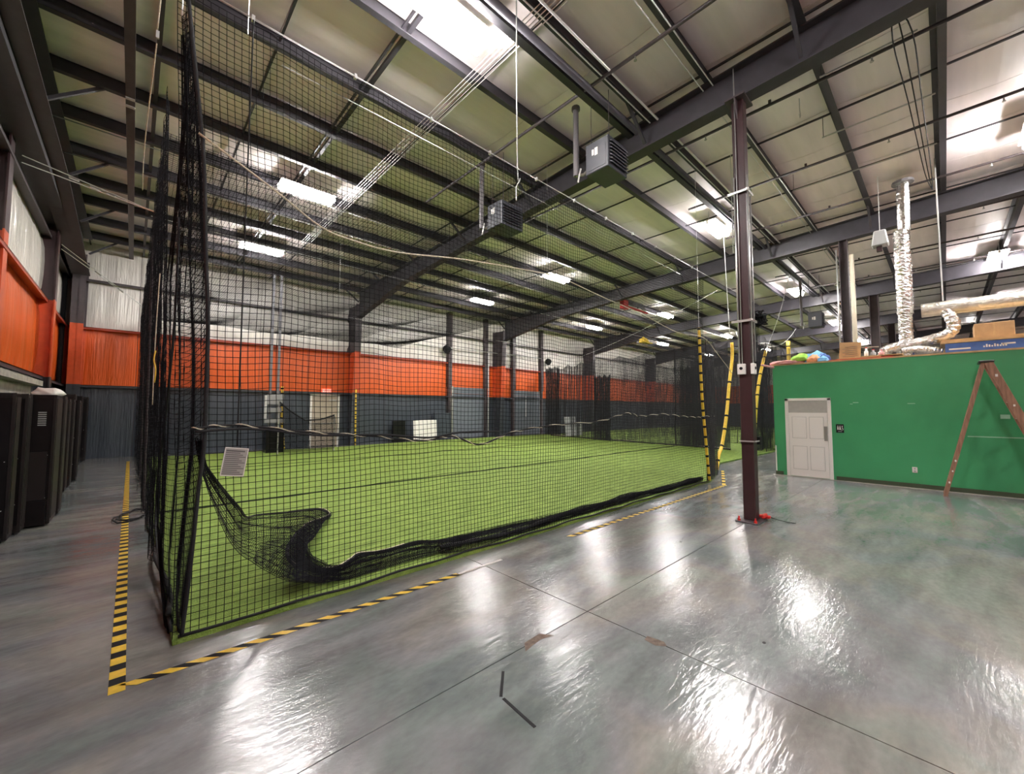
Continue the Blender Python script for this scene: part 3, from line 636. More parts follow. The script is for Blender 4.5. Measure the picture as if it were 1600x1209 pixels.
# notice board hung on the net
nb = MB().beam((.572, 3.73, 1.145), (.602, 3.73, 1.36), .155, .004, upd=(0, 1, 0)).build('notice_board', M_SIGN, label='small grey notice board with printed lines tied to the front net', cat='sign')
R = Matrix.Rotation(math.atan2(.03, .215), 3, 'Y')
for k in range(13):
    z = -.092+.0145*k; w_ = .06 if k in (12,) else .066-.02*((k*7) % 3)/2
    c = Vector((.587, 3.727, 1.2525)); a = R@Vector((-.066, 0, z)); b = R@Vector((-.066+2*w_ if k != 12 else .055, 0, z))
    MB().beam(c+a, c+b, .001, .006 if k < 12 else .011, upd=R@Vector((0, 0, 1))).build('print_line', M_SIGNT, nb)
for a, b in (((-.074, -.103), (.074, -.103)), ((-.074, .103), (.074, .103)), ((-.074, -.103), (-.074, .103)), ((.074, -.103), (.074, .103))):
    MB().beam(c+R@Vector((a[0], 0, a[1])), c+R@Vector((b[0], 0, b[1])), .004, .004).build('border_line', M_WHT, nb)

# ---- far nets of the neighbouring cages
def fnetp(p, q, z1, folds, amp, lab, nu=160, nv=90, r=.0058, z0=.04, swag=0):
    p, q = Vector((*p, 0)), Vector((*q, 0)); t = (q-p).normalized(); s = Vector((-t.y, t.x, 0))
    def f(u, v):
        o = amp*np.sin(u*folds*6.283)*(.6+.4*np.cos(v*2.5))+amp*.5*np.sin(u*folds*15+v*3)
        X = p.x+(q.x-p.x)*u+s.x*o; Y = p.y+(q.y-p.y)*u+s.y*o
        return X, Y, z0+(z1-z0-.18*np.abs(np.sin(u*math.pi*3)))*v+swag*np.sin(math.pi*u)*(1-v)
    P = net_nodes(f, nu, nv)
    return strand_mesh([P, np.swapaxes(P, 0, 1)[:, ::9]], 'divider_net', M_NETF, r, label=lab, cat='net')
fnetp((18.0, 6.1), (18.5, 8.6), 4.5, 3, .02, 'dark divider net right of the turf, nearest section')
fnetp((18.5, 8.6), (18.7, 13.2), 4.5, 5, .025, 'dark divider net right of the turf, middle section with a rope edge', 170)
fnetp((18.7, 13.2), (20.5, 17.6), 4.5, 6, .04, 'dark divider net right of the turf, far section against the orange wall', 170)
fnetp((18.6, 12.2), (18.8, 13.4), 3.6, 6, .06, 'dense black curtain of net hanging in the divider', 110, r=.010)
fnetp((18.42, 7.25), (18.5, 8.35), 3.7, 5, .05, 'dense black curtain of net beside the divider rope', 90, r=.007)
fnetp((20.3, 17.2), (20.8, 18.8), 4.6, 5, .16, 'gathered black net curtain by the second grey door', 140)
fnetp((11.6, 4.35), (18.0, 4.85), 4.6, 1, .02, 'black net across the opening behind the steel column', 110, r=.0026) if False else None
fnetp((18.2, 4.85), (31.5, 4.7), 4.6, 8, .06, 'black front net of the neighbouring cage beside the green room', 240, r=.004)
fnetp((18.3, 5.3), (20.8, 5.4), 4.6, 5, .12, 'gathered black net at the corner of the neighbouring cage', 120)
fnetp((19.2, 12.0), (44, 12.0), 4.6, 10, .03, 'black cross net in the neighbouring cage', 420, r=.0035)
fnetp((27.5, 5.0), (27.5, 19.0), 4.6, 9, .03, 'black divider net of the second neighbouring cage', 260, r=.004)
fnetp((36.5, 4.6), (36.5, 19.0), 4.6, 9, .03, 'black divider net of the farthest cage', 260)
fnetp((31.5, 4.7), (44, 4.5), 4.6, 9, .03, 'black front net of the farthest cage', 220)
fnetp((21.5, 5.2), (22.4, 9.5), 4.6, 6, .12, 'loose black net hanging inside the neighbouring cage', 120)
fnetp((9.78, 3.8), (10.9, 4.05), 3.4, 3, .04, 'narrow dark net panel between the two nearest padded poles', 50, 70)
rope('divider_rope', [(18.45, 8.6, .05), (18.4, 8.6, .9), (18.5, 8.6, 2.5), (18.5, 8.6, 4.5)], .03, M_ROPE, 'black rope edge standing in the right divider net')
twisted('divider_hem', [Vector((18.0+.1*k, 6.1+.7*k, .07)) for k in range(17)], .03, label='black hem along the foot of the right divider net', cat='rope')
rope('divider_cable', catenary((11.8, 4.2, 5.0), (20.8, 18.6, 4.7), .3), .009, M_CABLE, 'steel cable along the top of the right divider net')

# padded yellow and black poles
def padded(pts, r, step, lab, solid=None):
    P = smooth_path(pts, 4); Ls = [0]
    for a, b in zip(P[:-1], P[1:]): Ls.append(Ls[-1]+(b-a).length)
    t = MB().tube(P, r, 8).build('padded_pole', M_YEL, smooth=True, label=lab, cat='pole')
    d = step*.5
    def at(s):
        for i in range(len(P)-1):
            if Ls[i+1] >= s: return P[i].lerp(P[i+1], (s-Ls[i])/(Ls[i+1]-Ls[i]))
        return P[-1]
    while d < Ls[-1]-.05:
        if solid is None or d < solid: MB().tube([at(d), at(d+.05)], r*1.12, 8).build('tape_band', M_BLK, t)
        d += step*random.uniform(.8, 1.2)
    return t
padded([(9.72, 3.76, .06), (9.62, 3.76, .6), (9.55, 3.76, 1.09), (9.45, 3.76, 1.7), (9.40, 3.76, 2.25), (9.37, 3.76, 2.9), (9.34, 3.76, 3.53)], .032, .2, 'yellow padded pole with black bands at the right end of the front net')
padded([(10.95, 4.05, .15), (11.1, 4.05, .5), (11.35, 4.05, .75), (11.72, 4.05, 1.5), (12.0, 4.05, 2.38), (12.28, 4.05, 3.1), (12.3, 4.05, 3.57)], .045, .42, 'curved yellow padded pole just left of the steel column', solid=2.6)
padded([(17.0, 4.9, .9), (17.3, 4.9, 1.9), (17.8, 4.9, 2.93), (18.7, 4.9, 4.05)], .06, .5, 'slanting yellow padded pole behind the steel column')
padded([(22.7, 5.0, .3), (22.7, 5.0, 3.0), (22.7, 5.0, 4.95)], .08, .4, 'yellow padded pole rising above the clothes on the green room')
padded([(4.55, 18.4, .05), (4.45, 18.4, 1.2), (4.42, 18.4, 2.6)], .05, .22, 'yellow and black post beside the electrical riser at the back wall')
padded([(7.5, 18.5, .05), (7.48, 18.5, 2.6)], .04, .2, 'yellow and black post in front of the first wall column')
rope('pole_wire', [(18.7, 4.9, 4.05), (18.9, 4.4, 5.6), (18.6, 3.9, ROOF-.1)], .01, M_CABLE, 'thin wire holding the slanting padded pole')

# ------------------------------------------------------------ interior columns
def steel_col(x, y, s, lab, h=6.56, detail=False):
    t = thing('steel_column', lab, 'column', (x, y, 0))
    if detail:
        MB().box((x-s/2, y-s/2, .02), (x+s/2, y+s/2, h)).build('shaft', M_COLR, t, bevel=.008)
        MB().box((x-.24, y-.15, 0), (x+.24, y+.15, .02)).build('base_plate', M_STEEL, t, bevel=.004)
        for a, b in ((-.2, .11), (.2, .11), (-.2, -.11), (.2, -.11)):
            MB().tube([(x+a, y+b, .02), (x+a, y+b, .05)], .022, 6).tube([(x+a, y+b, .05), (x+a, y+b, .085)], .012, 6).build('anchor_bolt', M_RED, t)
        MB().box((x-s/2-.12, y-s/2-.06, h-.03), (x+s/2+.12, y+s/2+.06, h)).build('cap_plate', M_STEEL, t)
        for sx in (-1, 1):
            MB().prism([(x+sx*s/2, h-.32), (x+sx*(s/2+.12), h-.02), (x+sx*s/2, h-.02)], 1, y-.01, y+.01).build('gusset', M_STEEL, t)
    else:
        MB().box((x-s/2, y-s/2, .0), (x+s/2, y-s/2+.02, h)).box((x-s/2, y+s/2-.02, 0), (x+s/2, y+s/2, h)).box((x-.01, y-s/2, 0), (x+.01, y+s/2, h)).build('shaft', M_STEEL, t)
    return t
C1 = (6.87, 2.06)
steel_col(*C1, .168, 'oxide-red steel column on a bolted base plate in the open floor', detail=True)
steel_col(14.9, 1.84, .2, 'dark steel column rising behind the green room left end')
steel_col(22.9, 1.9, .3, 'far dark steel column beyond the green room', h=6.6)
steel_col(31.2, 1.9, .3, 'farthest dark steel column seen past the white pipe', h=6.6)
cx, cy = C1
rd = thing('red_door_stop', 'x', 'tool', (cx+.2, cy-.1, .02)); bpy.data.objects.remove(rd)
rc = MB().box((cx+.02, cy-.16, .05), (cx+.2, cy-.12, .1)).box((cx+.15, cy-.2, .03), (cx+.22, cy-.05, .07)).build('red_clamp', M_RED, label='red plastic clamp lying on the column base plate', cat='tool', bevel=.008)
MB().tube([(cx+.2, cy-.13, .06), (cx+.26, cy-.25, .02), (cx+.25, cy-.4, .008), (cx+.27, cy-.5, .006)], .005, 5).build('cord', M_BLK, rc)
# conduits, boxes and clamps on the column
f = cx-.084-.02; g = cy-.084-.02
for (x, y, r, z0, z1, lab) in ((f, cy+.07, .013, 2.36, 5.3, 'left'), (f, cy+.03, .009, 2.36, ROOF-.3, 'inner left'), (cx-.06, g, .011, 2.36, 5.3, 'middle'), (cx+.06, g, .011, 2.4, 5.0, 'right')):
    MB().tube([(x, y, z0), (x, y, z1)], r, 6).build('conduit', M_GALV, smooth=True, label='%s silver conduit running up the oxide-red column' % lab, cat='conduit')
for (x, y, w_, lab) in ((f-.0, cy+.04, 0, 'left'), (cx-.06, g, 1, 'right')):
    b = (MB().box((x-.03, y-.055, 2.2), (x+.02, y+.055, 2.36)) if not w_ else MB().box((x-.055, y-.03, 2.2), (x+.055, y+.02, 2.36))).build('outlet_box', M_WHT, label='%s white outlet box on the oxide-red column' % lab, cat='outlet', bevel=.005)
    (MB().tube([(x-.036, y, 2.29), (x-.03, y, 2.29)], .024, 8) if not w_ else MB().tube([(x, y-.036, 2.29), (x, y-.03, 2.29)], .024, 8)).build('socket', M_BLK, b)
for z, lab in ((5.03, 'upper perforated'), (3.0, 'lower perforated')):
    t = MB().box((f-.02, cy-.14, z), (f, cy+.16, z+.035)).box((cx-.14, g-.02, z), (cx+.14, g, z+.035)).build('strut_clamp', M_GALV, label='%s steel strut clamped round the oxide-red column' % lab, cat='clamp')
    for k in range(5): MB().box((cx-.12+.055*k, g-.021, z+.012), (cx-.095+.055*k, g-.0195, z+.024)).build('slot', M_BLK, t)
cl = MB().box((f-.01, cy-.1, 1.18), (f, cy+.1, 1.2)).box((cx-.1, g-.01, 1.18), (cx+.2, g, 1.2)).build('hose_clamp', M_GALV, label='thin metal strap round the column at waist height', cat='clamp')
br = MB()
for k in range(4): br.box((cx+.1+.03*k, cy-.12, 1.14), (cx+.115+.03*k, cy-.06, 1.25))
br.box((cx+.09, cy-.11, 1.15), (cx+.25, cy-.07, 1.17)).build('hook_rack', M_BLK, label='small black hook rack strapped to the right side of the column', cat='rack')
# tangle of black cables beside the column
mb = MB(); rr = random.Random(3)
for k in range(26):
    p = [(cx+.12+.4*rr.random(), cy-.1+.25*rr.random()-.1, 3.0+.2*rr.random()) for _ in range(6)]
    mb.tube(smooth_path([(cx+.09, cy-.05, 3.05+.12*rr.random())]+p, 4), .011, 4)
tg = mb.build('cable_tangle', M_BLK, label='tangle of black cables bunched right of the column', cat='cable')
mb = MB()
for k in range(10):
    x = cx+.35+.12*rr.random(); y = cy-.05+.1*rr.random(); mb.tube(smooth_path([(x, y, 3.1), (x+.04, y, 2.95), (x+.03*rr.random(), y, 2.75-.2*rr.random())], 4), .004, 4)
mb.build('loose_end', M_BLK, tg)
for p, q, s, lab in (((cx+.1, cy, 3.4), (12.5, 4.0, 3.9), .35, 'pale cable drooping from the column toward the cages'), ((cx+.5, cy, 3.05), (13.0, 3.8, 3.8), .25, 'lower pale cable drooping to the right of the column'), ((13.0, 3.8, 3.8), (20.9, 4.3, 5.2), .5, 'pale cable rising to the far light')):
    MB().tube(catenary(p, q, s, 16), .008, 5).build('power_cable', M_CABLE, smooth=True, label=lab, cat='cable')
MB().tube([(9.36, 3.0, 5.05), (9.37, 3.0, ROOF-.1)], .006, 4).build('hanger_wire', M_CABLE, label='thin wire hanging left of the column from the roof', cat='wire')
MB().tube([(12.9, 4.3, 3.9), (12.6, 4.3, ROOF-.2)], .01, 5).build('hanger_wire', M_CABLE, label='thin wire right of the column above the cable tangle', cat='wire')
# white cloth behind the column
def lump(name, c, sz, m, seed, lab, cat, rot=0, sub=3, parent=None):
    import bmesh
    bm = bmesh.new(); bmesh.ops.create_icosphere(bm, subdivisions=sub, radius=1); r_ = random.Random(seed); ph = [r_.uniform(0, 6) for _ in range(6)]
    for v in bm.verts:
        p = v.co.copy(); n = 1+.22*math.sin(p.x*3.1+ph[0])*math.sin(p.y*3.7+ph[1])+.13*math.sin(p.x*7+p.z*5+ph[2])+.09*math.sin(p.y*11+ph[3])
        v.co = Vector((p.x*sz[0]*n, p.y*sz[1]*n, max(-.35, p.z*n)*sz[2]))
    if rot: bmesh.ops.rotate(bm, verts=bm.verts, matrix=Matrix.Rotation(rot, 3, 'Z'))
    zmin = min(v.co.z for v in bm.verts)
    for v in bm.verts: v.co.z -= zmin
    me = bpy.data.meshes.new(name); bm.to_mesh(me); bm.free(); me.materials.append(m); me.polygons.foreach_set('use_smooth', [True]*len(me.polygons))
    o = bpy.data.objects.new(name, me); link(o, parent); o.location = c; WL[o] = Vector(c); return props(o, lab, cat)
# ------------------------------------------------------------ heaters
def heater(x0, y0, zb, lx, ly, h, lab):
    t = thing('unit_heater', lab, 'heater', (x0+lx/2, y0+ly/2, zb))
    MB().box((x0, y0, zb), (x0+lx, y0+ly, zb+h)).build('casing', M_HEAT, t, bevel=.012)
    MB().box((x0-.006, y0+.05, zb+.05), (x0, y0+ly-.05, zb+h-.12)).build('side_panel', M_HEAT, t, bevel=.002)
    for k in range(7):
        z = zb+.07+k*(h-.12)/7; MB().box((x0+.04, y0-.05, z), (x0+lx-.04, y0, z+.012), R=Matrix.Rotation(.5, 3, 'X')).build('louver', M_HEAT, t)
    MB().box((x0-.01, y0+ly*.62, zb+.3), (x0-.004, y0+ly*.7, zb+.4)).box((x0-.01, y0+ly*.45, zb+.28), (x0-.004, y0+ly*.58, zb+.41)).build('label_plate', M_WHT, t)
    fx_, fy = x0+.02, y0+ly+.22
    MB().tube([(fx_, fy, zb+.1), (fx_, fy, ROOF-.35)], .05, 10).tube([(fx_, fy, ROOF-.36), (fx_, fy, ROOF-.3)], .075, 10).build('flue_pipe', M_GALV if False else M_STEELP, t, smooth=False)
    MB().tube([(fx_, fy, zb+.12), (fx_+.05, fy-.12, zb+.1), (x0+.08, y0+ly, zb+.15)], .025, 6).tube([(fx_-.02, fy-.05, zb-.04), (fx_, fy-.1, zb+.2)], .016, 6).build('gas_pipe', M_ALU, t)
    MB().tube([(x0+.1, y0+.05, zb+h), (x0+.1, y0+.05, ROOF-.3)], .006, 5).build('hanger_rod', M_STEEL, t)
    MB().tube([(x0+.1, y0+ly-.05, zb+h), (x0+.1, y0+ly-.05, ROOF-.3)], .006, 5).build('hanger_rod', M_STEEL, t)
    return t
M_STEELP = mat('dull_flue', (.16, .15, .155), .45, metal=.3)
heater(5.58, 3.64, 5.7, .58, .46, .54, 'grey unit heater with louvers hung below the beam near the column')
heater(5.40, 6.1, 5.5, .62, .46, .52, 'grey unit heater with louvers farther back above the net roof')
heater(19.8, 3.2, 5.0, .5, .45, .6, 'distant unit heater beyond the column near the far light')

# ------------------------------------------------------------ pipes and conduits under the roof
for i, (x, lab) in enumerate(((5.36, 'left of the column'), (8.0, 'right of the column'), (10.7, 'over the middle of the floor'), (13.4, 'above the green room edge'), (16.1, 'over the green room'), (18.8, 'beyond the second frame'), (21.5, 'far over the green room'), (25.5, 'at the far end of the hall'))):
    t = thing('sprinkler_pipe', 'dark sprinkler pipe under the purlins ' + lab, 'pipe', (x, 0, 7.03))
    MB().tube([(x, -12, 7.04), (x, 9.0 if i < 2 else 4.5, 7.04)], .028, 8).build('pipe', M_STEEL, t, smooth=True)
    for y in (-3.2, -.9, .55, 3.0):
        MB().tube([(x, y, 7.02), (x, y, 6.95)], .012, 6).tube([(x, y, 6.955), (x, y, 6.945)], .025, 8).build('sprinkler_head', M_ALU, t)
    for y in (-4., 1.9): MB().box((x-.02, y-.02, 7.05), (x+.02, y+.02, ROOF-.26)).build('pipe_hanger', M_STEEL, t)
for (y, z, r, m, lab) in ((3.44, 7.06, .022, M_GALV, 'pale conduit on the near side of the twin purlins'), (3.60, 7.08, .012, M_GALV, 'thin conduit on the twin purlins'), (3.86, 7.03, .06, M_RAFT, 'large dark main pipe along the twin purlins'), (2.44, 7.08, .010, M_GALV, 'thin pale conduit under the purlin left of the column'), (2.6, 7.08, .010, M_GALV, 'second thin pale conduit under the purlin left of the column'), (11.05, 7.08, .012, M_GALV, 'thin conduit under a purlin above the net roof'), (12.5, 7.08, .012, M_GALV, 'thin conduit under a purlin far above the net roof')):
    MB().tube([(-1.5, y, z), (48, y, z)], r, 6).build('conduit', m, smooth=True, label=lab, cat='conduit')
MB().box((-1.2, 3.95, 7.0), (48, 4.07, 7.1)).build('main_beam', M_RAFT, label='dark channel beam running beside the main pipe', cat='beam')
wbn = thing('wire_bundle', 'flat bundle of pale wires crossing the purlins over the net', 'wire', (3.87, 8, 7.05))
for k in range(5): MB().tube([(3.75+.06*k, 3.2, 7.06), (3.76+.06*k, 14, 7.06)], .008, 4).build('wire', M_CABLE, wbn)
for (x, y0, y1, z, lab) in ((7.75, .05, 1.15, 6.93, 'nearest'), (9.55, -.1, 1.42, 6.93, 'second'), (11.4, -.1, 2.3, 6.93, 'farthest')):
    t = MB().tube([(x, y0, z), (x, y1, z)], .014, 6).build('trapeze_bar', M_GALV, label='%s hung pipe rail right of the column top' % lab, cat='pipe')
    MB().tube([(x, y1-.02, z), (x, y1-.02, ROOF-.05)], .005, 4).build('hanger_rod', M_STEEL, t)
wr2 = thing('wire_bundle', 'three dark wires following the purlin toward the far duct', 'wire', (7.6, .1, 6.95))
for k in range(3): MB().tube(smooth_path([(7.2, .25+.0*k, ROOF-.35), (7.7, .3-.1*k, 6.9), (9.5, .22-.08*k, 6.92), (12.6, .1-.05*k, 6.9), (12.9, 0, 6.6)], 4), .008, 4).build('wire', M_BLK, wr2)
hk = MB().tube([(8.15, 1.5, 7.0), (8.15, 1.5, 6.8), (8.2, 1.5, 6.72), (8.15, 1.5, 6.66), (8.1, 1.5, 6.7)], .008, 5).build('hook', M_CABLE, label='small metal hook hanging right of the column top', cat='hook')
# red pipe far away over the cages and the yellow cap on the net
MB().tube([(16.4, 10, 6.5), (18.6, 10, 6.5)], .05, 6).box((16.3, 9.9, 6.35), (16.7, 10.1, 6.75)).build('red_pipe', M_RED, label='short red pipe with valve far back under the roof', cat='pipe')
hm = lump('baseball_helmet', (16.4, 9.0, 4.62), (.24, .18, .18), M_YEL, 4, 'small yellow helmet caught on the far net roof', 'helmet')
MB().box((16.45, 8.8, 4.62), (16.85, 9.1, 4.66)).build('peak', M_YEL, hm)

# ------------------------------------------------------------ electrical riser, screen, boards at the back wall
M_RIS = mat('riser_grey', (.15, .15, .165), .5)
M_RISB = mat('riser_box', (.25, .25, .25), .5)
er = thing('electrical_riser', 'grey electrical riser with boxes and two posts at the back wall', 'panel', (4.0, 17.6, 0))
for x in (3.82, 4.08): MB().box((x-.04, 17.56, 0), (x+.04, 17.64, 6.9)).build('post', M_RIS, er)
for (x0, x1, z0, z1) in ((3.7, 4.25, 1.85, 2.25), (3.75, 4.2, 1.55, 1.72), (3.62, 4.3, 1.15, 1.32)): MB().box((x0, 17.44, z0), (x1, 17.56, z1)).build('box', M_RISB, er, bevel=.01)
MB().box((3.62, 17.46, 1.32), (3.70, 17.54, 2.2)).build('conduit', M_GALV, er)
MB().box((3.7, 17.4, 0.02), (4.3, 17.9, .95)).build('cabinet', M_BLKG, er, bevel=.01)
sn = thing('soft_toss_screen', 'sagging black net screen on a low frame before the tan door', 'screen', (5.0, 16.8, 0))
def scr(u, v):
    top = np.interp(u, [0, .2, .45, .75, 1], [1.95, 1.6, 1.25, 1.28, 1.45]); return 3.95+2.0*u, 16.8-.25*np.sin(math.pi*v)+0*u, .1+(top-.1)*v
nd = net_nodes(scr, 44, 34); strand_mesh([nd, np.swapaxes(nd, 0, 1)], 'net', M_NET, .006, sn)
MB().tube([(3.95+2*u, 16.8, float(np.interp(u, [0, .2, .45, .75, 1], [1.95, 1.6, 1.25, 1.28, 1.45]))) for u in np.linspace(0, 1, 12)], .03, 6).build('top_rope', M_ROPE, sn)
for x, h in ((3.95, 1.97), (5.95, 1.47)): MB().tube([(x, 16.8, 0.03), (x, 16.8, h)], .025, 6).build('frame_post', M_GALV, sn)
MB().box((10.75, 18.98, .04), (12.15, 19.02, 1.12), R=Matrix.Rotation(-.06, 3, 'X')).build('white_board', M_WHT, label='white board leaning at the back edge of the turf', cat='board', bevel=.008)
MB().box((12.2, 19.3, .02), (13.3, 19.38, 1.5)).build('dark_board', M_SLT, label='dark board standing right of the white board', cat='board', bevel=.008)
MB().box((9.7, 19.2, .02), (10.4, 19.35, 1.1)).build('dark_crate', M_BLKG, label='dark crate left of the white board', cat='crate', bevel=.01)
bd = MB().box((19.35, 15.9, .05), (20.4, 15.94, 1.25), R=Matrix.Rotation(-.12, 3, 'X')).build('grey_board', M_GREY, label='pale board leaning behind the divider net', cat='board')
MB().box((20.8, 16.2, .05), (21.4, 16.24, .9)).build('grey_board', M_GREY, label='smaller pale board behind the divider net', cat='board')
MB().box((.5, 19.5, 1.1), (.75, 19.6, 1.4)).build('wall_box', M_GREY, label='small grey box on the slate wall at the end of the aisle', cat='box', bevel=.01)
MB().tube([(10.9, YB-.35, 5.2), (20.9, YB-.35, 5.3)], .03, 6).build('wall_pipe', M_GALV, label='long pipe high across the back wall between the doors', cat='pipe')
MB().tube([(16.1, YB-.35, 0.0), (16.1, YB-.35, 5.3)], .03, 6).build('wall_pipe', M_GALV, label='vertical pipe right of the first grey door', cat='pipe')
sp = MB().tube([(12.9, YB-.4, 5.15), (12.9, YB-.6, 5.05)], .22, 10).build('floodlight', M_BLK, label='round black floodlight on the back wall left of the first grey door', cat='light')
sp2 = MB().tube([(21.5, YB-.4, 5.15), (21.5, YB-.6, 5.05)], .22, 10).build('floodlight', M_BLK, label='round black floodlight on the back wall right of the second grey door', cat='light')

# ------------------------------------------------------------ black cabinets along the left wall
cabs = [(8.0, .30, -1.07, 0, 'nearest, cut off by the photo edge'), (8.42, .30, -1.02, 1, 'second from the camera'), (8.80, .62, -.80, 1, 'third, with a vent and base box'), (9.5, .35, -.78, 1, 'fourth, its side facing the aisle'), (10.3, .3, -.92, 0, 'fifth in the row'), (11.2, .3, -.91, 1, 'sixth in the row'), (12.0, .3, -.92, 0, 'seventh in the row'), (12.7, .3, -.91, 1, 'eighth in the row'), (13.7, .35, -.89, 0, 'ninth in the row'), (15.6, .3, -1.1, 0, 'tenth in the row'), (17.6, .3, -1.1, 1, 'eleventh in the row'), (18.75, .3, -1.04, 2, 'last, against the back wall')]
for i, (y, dp, xr, kind, lab) in enumerate(cabs):
    xl = -1.5 if i > 9 else -1.78; h = 1.86 if i < 9 else 2.05
    t = thing('tall_cabinet', 'tall black cabinet by the left wall, ' + lab, 'cabinet', ((xl+xr)/2, y+dp/2, 0), group='row of black cabinets')
    MB().box((xl, y, .03), (xr, y+dp, h)).build('body', M_BLKG if i % 2 == 0 else M_BLK2, t, bevel=.008)
    MB().box((xl+.03, y-.012, .12), (xr-.03, y, h-.06)).build('front_panel', M_BLKG, t, bevel=.004)
    for s in (xl+.0, xr-.03): MB().box((s, y-.02, .05), (s+.03, y, h)).build('edge_strip', M_BLK2, t)
    for fx_ in (xl+.05, xr-.09): MB().box((fx_, y+.03, 0), (fx_+.04, y+.07, .03)).box((fx_, y+dp-.07, 0), (fx_+.04, y+dp-.03, .03)).build('foot', M_BLK, t)
    MB().box((xr, y+.03, .1), (xr+.006, y+dp-.03, h-.05)).build('side_panel', M_BLK2, t, bevel=.002)
    if kind:
        MB().box((xr-.14, y-.028, .85), (xr-.12, y-.012, .98)).build('handle', M_ALU, t)
    if i == 2:
        for k in range(7): MB().box((xr-.17, y-.02, 1.42+.03*k), (xr-.09, y-.012, 1.435+.03*k)).build('vent_slot', M_GREY, t)
        MB().box((xr-.30, y-.06, .03), (xr-.04, y-.012, .38)).build('kick_box', M_BLKG, t, bevel=.004)
        MB().box((xr-.24, y-.03, .38), (xr-.06, y-.012, 1.05)).build('lower_door', M_BLK2, t)
    for z in (.4, 1.0): MB().tube([(xr-.06, y-.02, z), (xr-.06, y-.012, z)], .006, 5).build('screw', M_CABLE, t)
lump('white_bag', (-.98, 9.66, 1.862), (.17, .13, .09), M_WHT, 9, 'crumpled white bag on top of the black cabinets', 'bag')
rg = MB().box((-1.84, 4, 0), (-1.5, 7.6, .02)).build('dark_mat', M_BLK2, label='flat dark mat on the floor beside the left wall', cat='mat')

# ------------------------------------------------------------ on the green room
T = GZ+.037
MB().tube([(13.2, .56, T+.03*k) for k in range(36)], .125, 20, jit=.055).tube([(13.2, .55, 3.92+.03*k) for k in range(68)], .145, 20, jit=.055).tube([(13.2, .5, 5.9), (13.2, .48, 7.1)], .12, 14).build('foil_duct', M_FOIL, label='vertical crinkled foil duct rising from the green room to the roof', cat='duct')
d = bpy.data.objects['foil_duct']; MB().tube([(13.2, .48, 7.05), (13.2, .48, 7.11)], .2, 12).build('collar', M_STEELP, d)
hd = MB().tube([(13.2, .28-.05*k, 3.95) for k in range(110)], .155, 22, jit=.02).build('foil_main_duct', M_FOILW, label='large horizontal foil-wrapped duct hung above the green room', cat='duct')
MB().tube([(13.2, .29, 3.95), (13.2, .26, 3.95)], .16, 16).build('end_cap', M_FOILW, hd)
MB().tube(smooth_path([(13.15, -.1, 3.86), (13.1, -.17, 3.7), (13.1, -.2, 3.5), (13.1, -.12, 3.36), (13.1, .1, 3.27), (13.1, .4, 3.2), (13.1, .7, 3.16), (13.1, .9, 3.1), (13.1, .97, 2.98), (13.1, .98, T)], 6), [.11+.006*math.sin(k*2.2) for k in range(55)], 16, jit=.07).build('flex_duct', M_FOIL, label='bent foil flex duct dropping from the main duct to the room top', cat='duct')
MB().tube(smooth_path([(12.75, .62, 3.0), (12.75, .4, 3.03), (12.75, .15, 2.98), (12.75, -.02, T+.075)], 9), [.075+.008*math.sin(k*2.6) for k in range(28)], 14, jit=.06).build('flex_duct', M_FOIL, label='short foil flex duct lying along the room top', cat='duct')
MB().tube([(13.0, -.06, 4.08), (13.0, -.06, ROOF-.04)], .014, 6).build('hanger_pole', M_GALV, label='thin white rod holding the main duct', cat='rod')
ap = thing('hanging_speaker', 'grey tapered loudspeaker hanging on a rod above the green room', 'speaker', (13, .91, 5.58))
MB().add([(12.87, .75, 5.6), (13.13, .75, 5.6), (13.13, 1.07, 5.6), (12.87, 1.07, 5.6), (12.9, .80, 5.98), (13.1, .80, 5.98), (13.1, 1.02, 5.98), (12.9, 1.02, 5.98)], [(0, 3, 2, 1), (4, 5, 6, 7), (0, 1, 5, 4), (1, 2, 6, 5), (2, 3, 7, 6), (3, 0, 4, 7)]).build('housing', M_GREY, ap, bevel=.025)
MB().tube([(13, .91, 5.98), (13, .9, ROOF-.05)], .008, 5).build('hanging_rod', M_CABLE, ap)
MB().box((12.93, .88, 5.48), (13.05, .98, 5.6)).build('bracket', M_COLR, ap)
MB().tube([(14.65, 1.64, T), (14.65, 1.64, 6.05)], .055, 10).build('vent_pipe', M_PVC, smooth=True, label='cream vent pipe beside the second steel column', cat='pipe')
MB().tube([(14.7, 1.98, T), (14.7, 1.98, 6.3)], .02, 6).build('conduit', M_GALV, smooth=True, label='thin conduit left of the second steel column', cat='conduit')
cs = MB().box((12.58, 1.32, T), (12.62, 1.72, 3.30), R=Matrix.Rotation(.07, 3, 'X')).build('cardboard_sheet', M_CARD, label='upright printed cardboard sheet on top of the green room', cat='cardboard')
for k in range(6): MB().box((12.575, 1.38, T+.1+.045*k), (12.579, 1.66-.05*(k % 2), T+.108+.045*k)).build('print_line', M_SIGNT, cs)
for y0, y1, z0, m, lab in ((.75, 1.9, T, M_RED, 'thin red board lying at the edge of the room top'), (.95, 1.75, T+.02, M_CARD, 'thin cardboard lying on the red board'), (.6, 1.4, T+.04, M_PLY, 'thin plywood offcut lying under the foil ducts')):
    MB().box((12.32, y0, z0), (12.8, y1, z0+.018)).build('flat_board', m, label=lab, cat='board')
def bottle(x, y, z, h, r, m, lab):
    t = MB().tube([(x, y, z), (x, y, z+h*.65), (x, y, z+h*.75), (x, y, z+h)], [r, r, r*.45, r*.4], 8).build('bottle', m, smooth=True, label=lab, cat='bottle'); MB().tube([(x, y, z+h), (x, y, z+h*1.1)], r*.45, 8).build('cap', M_RED, t)
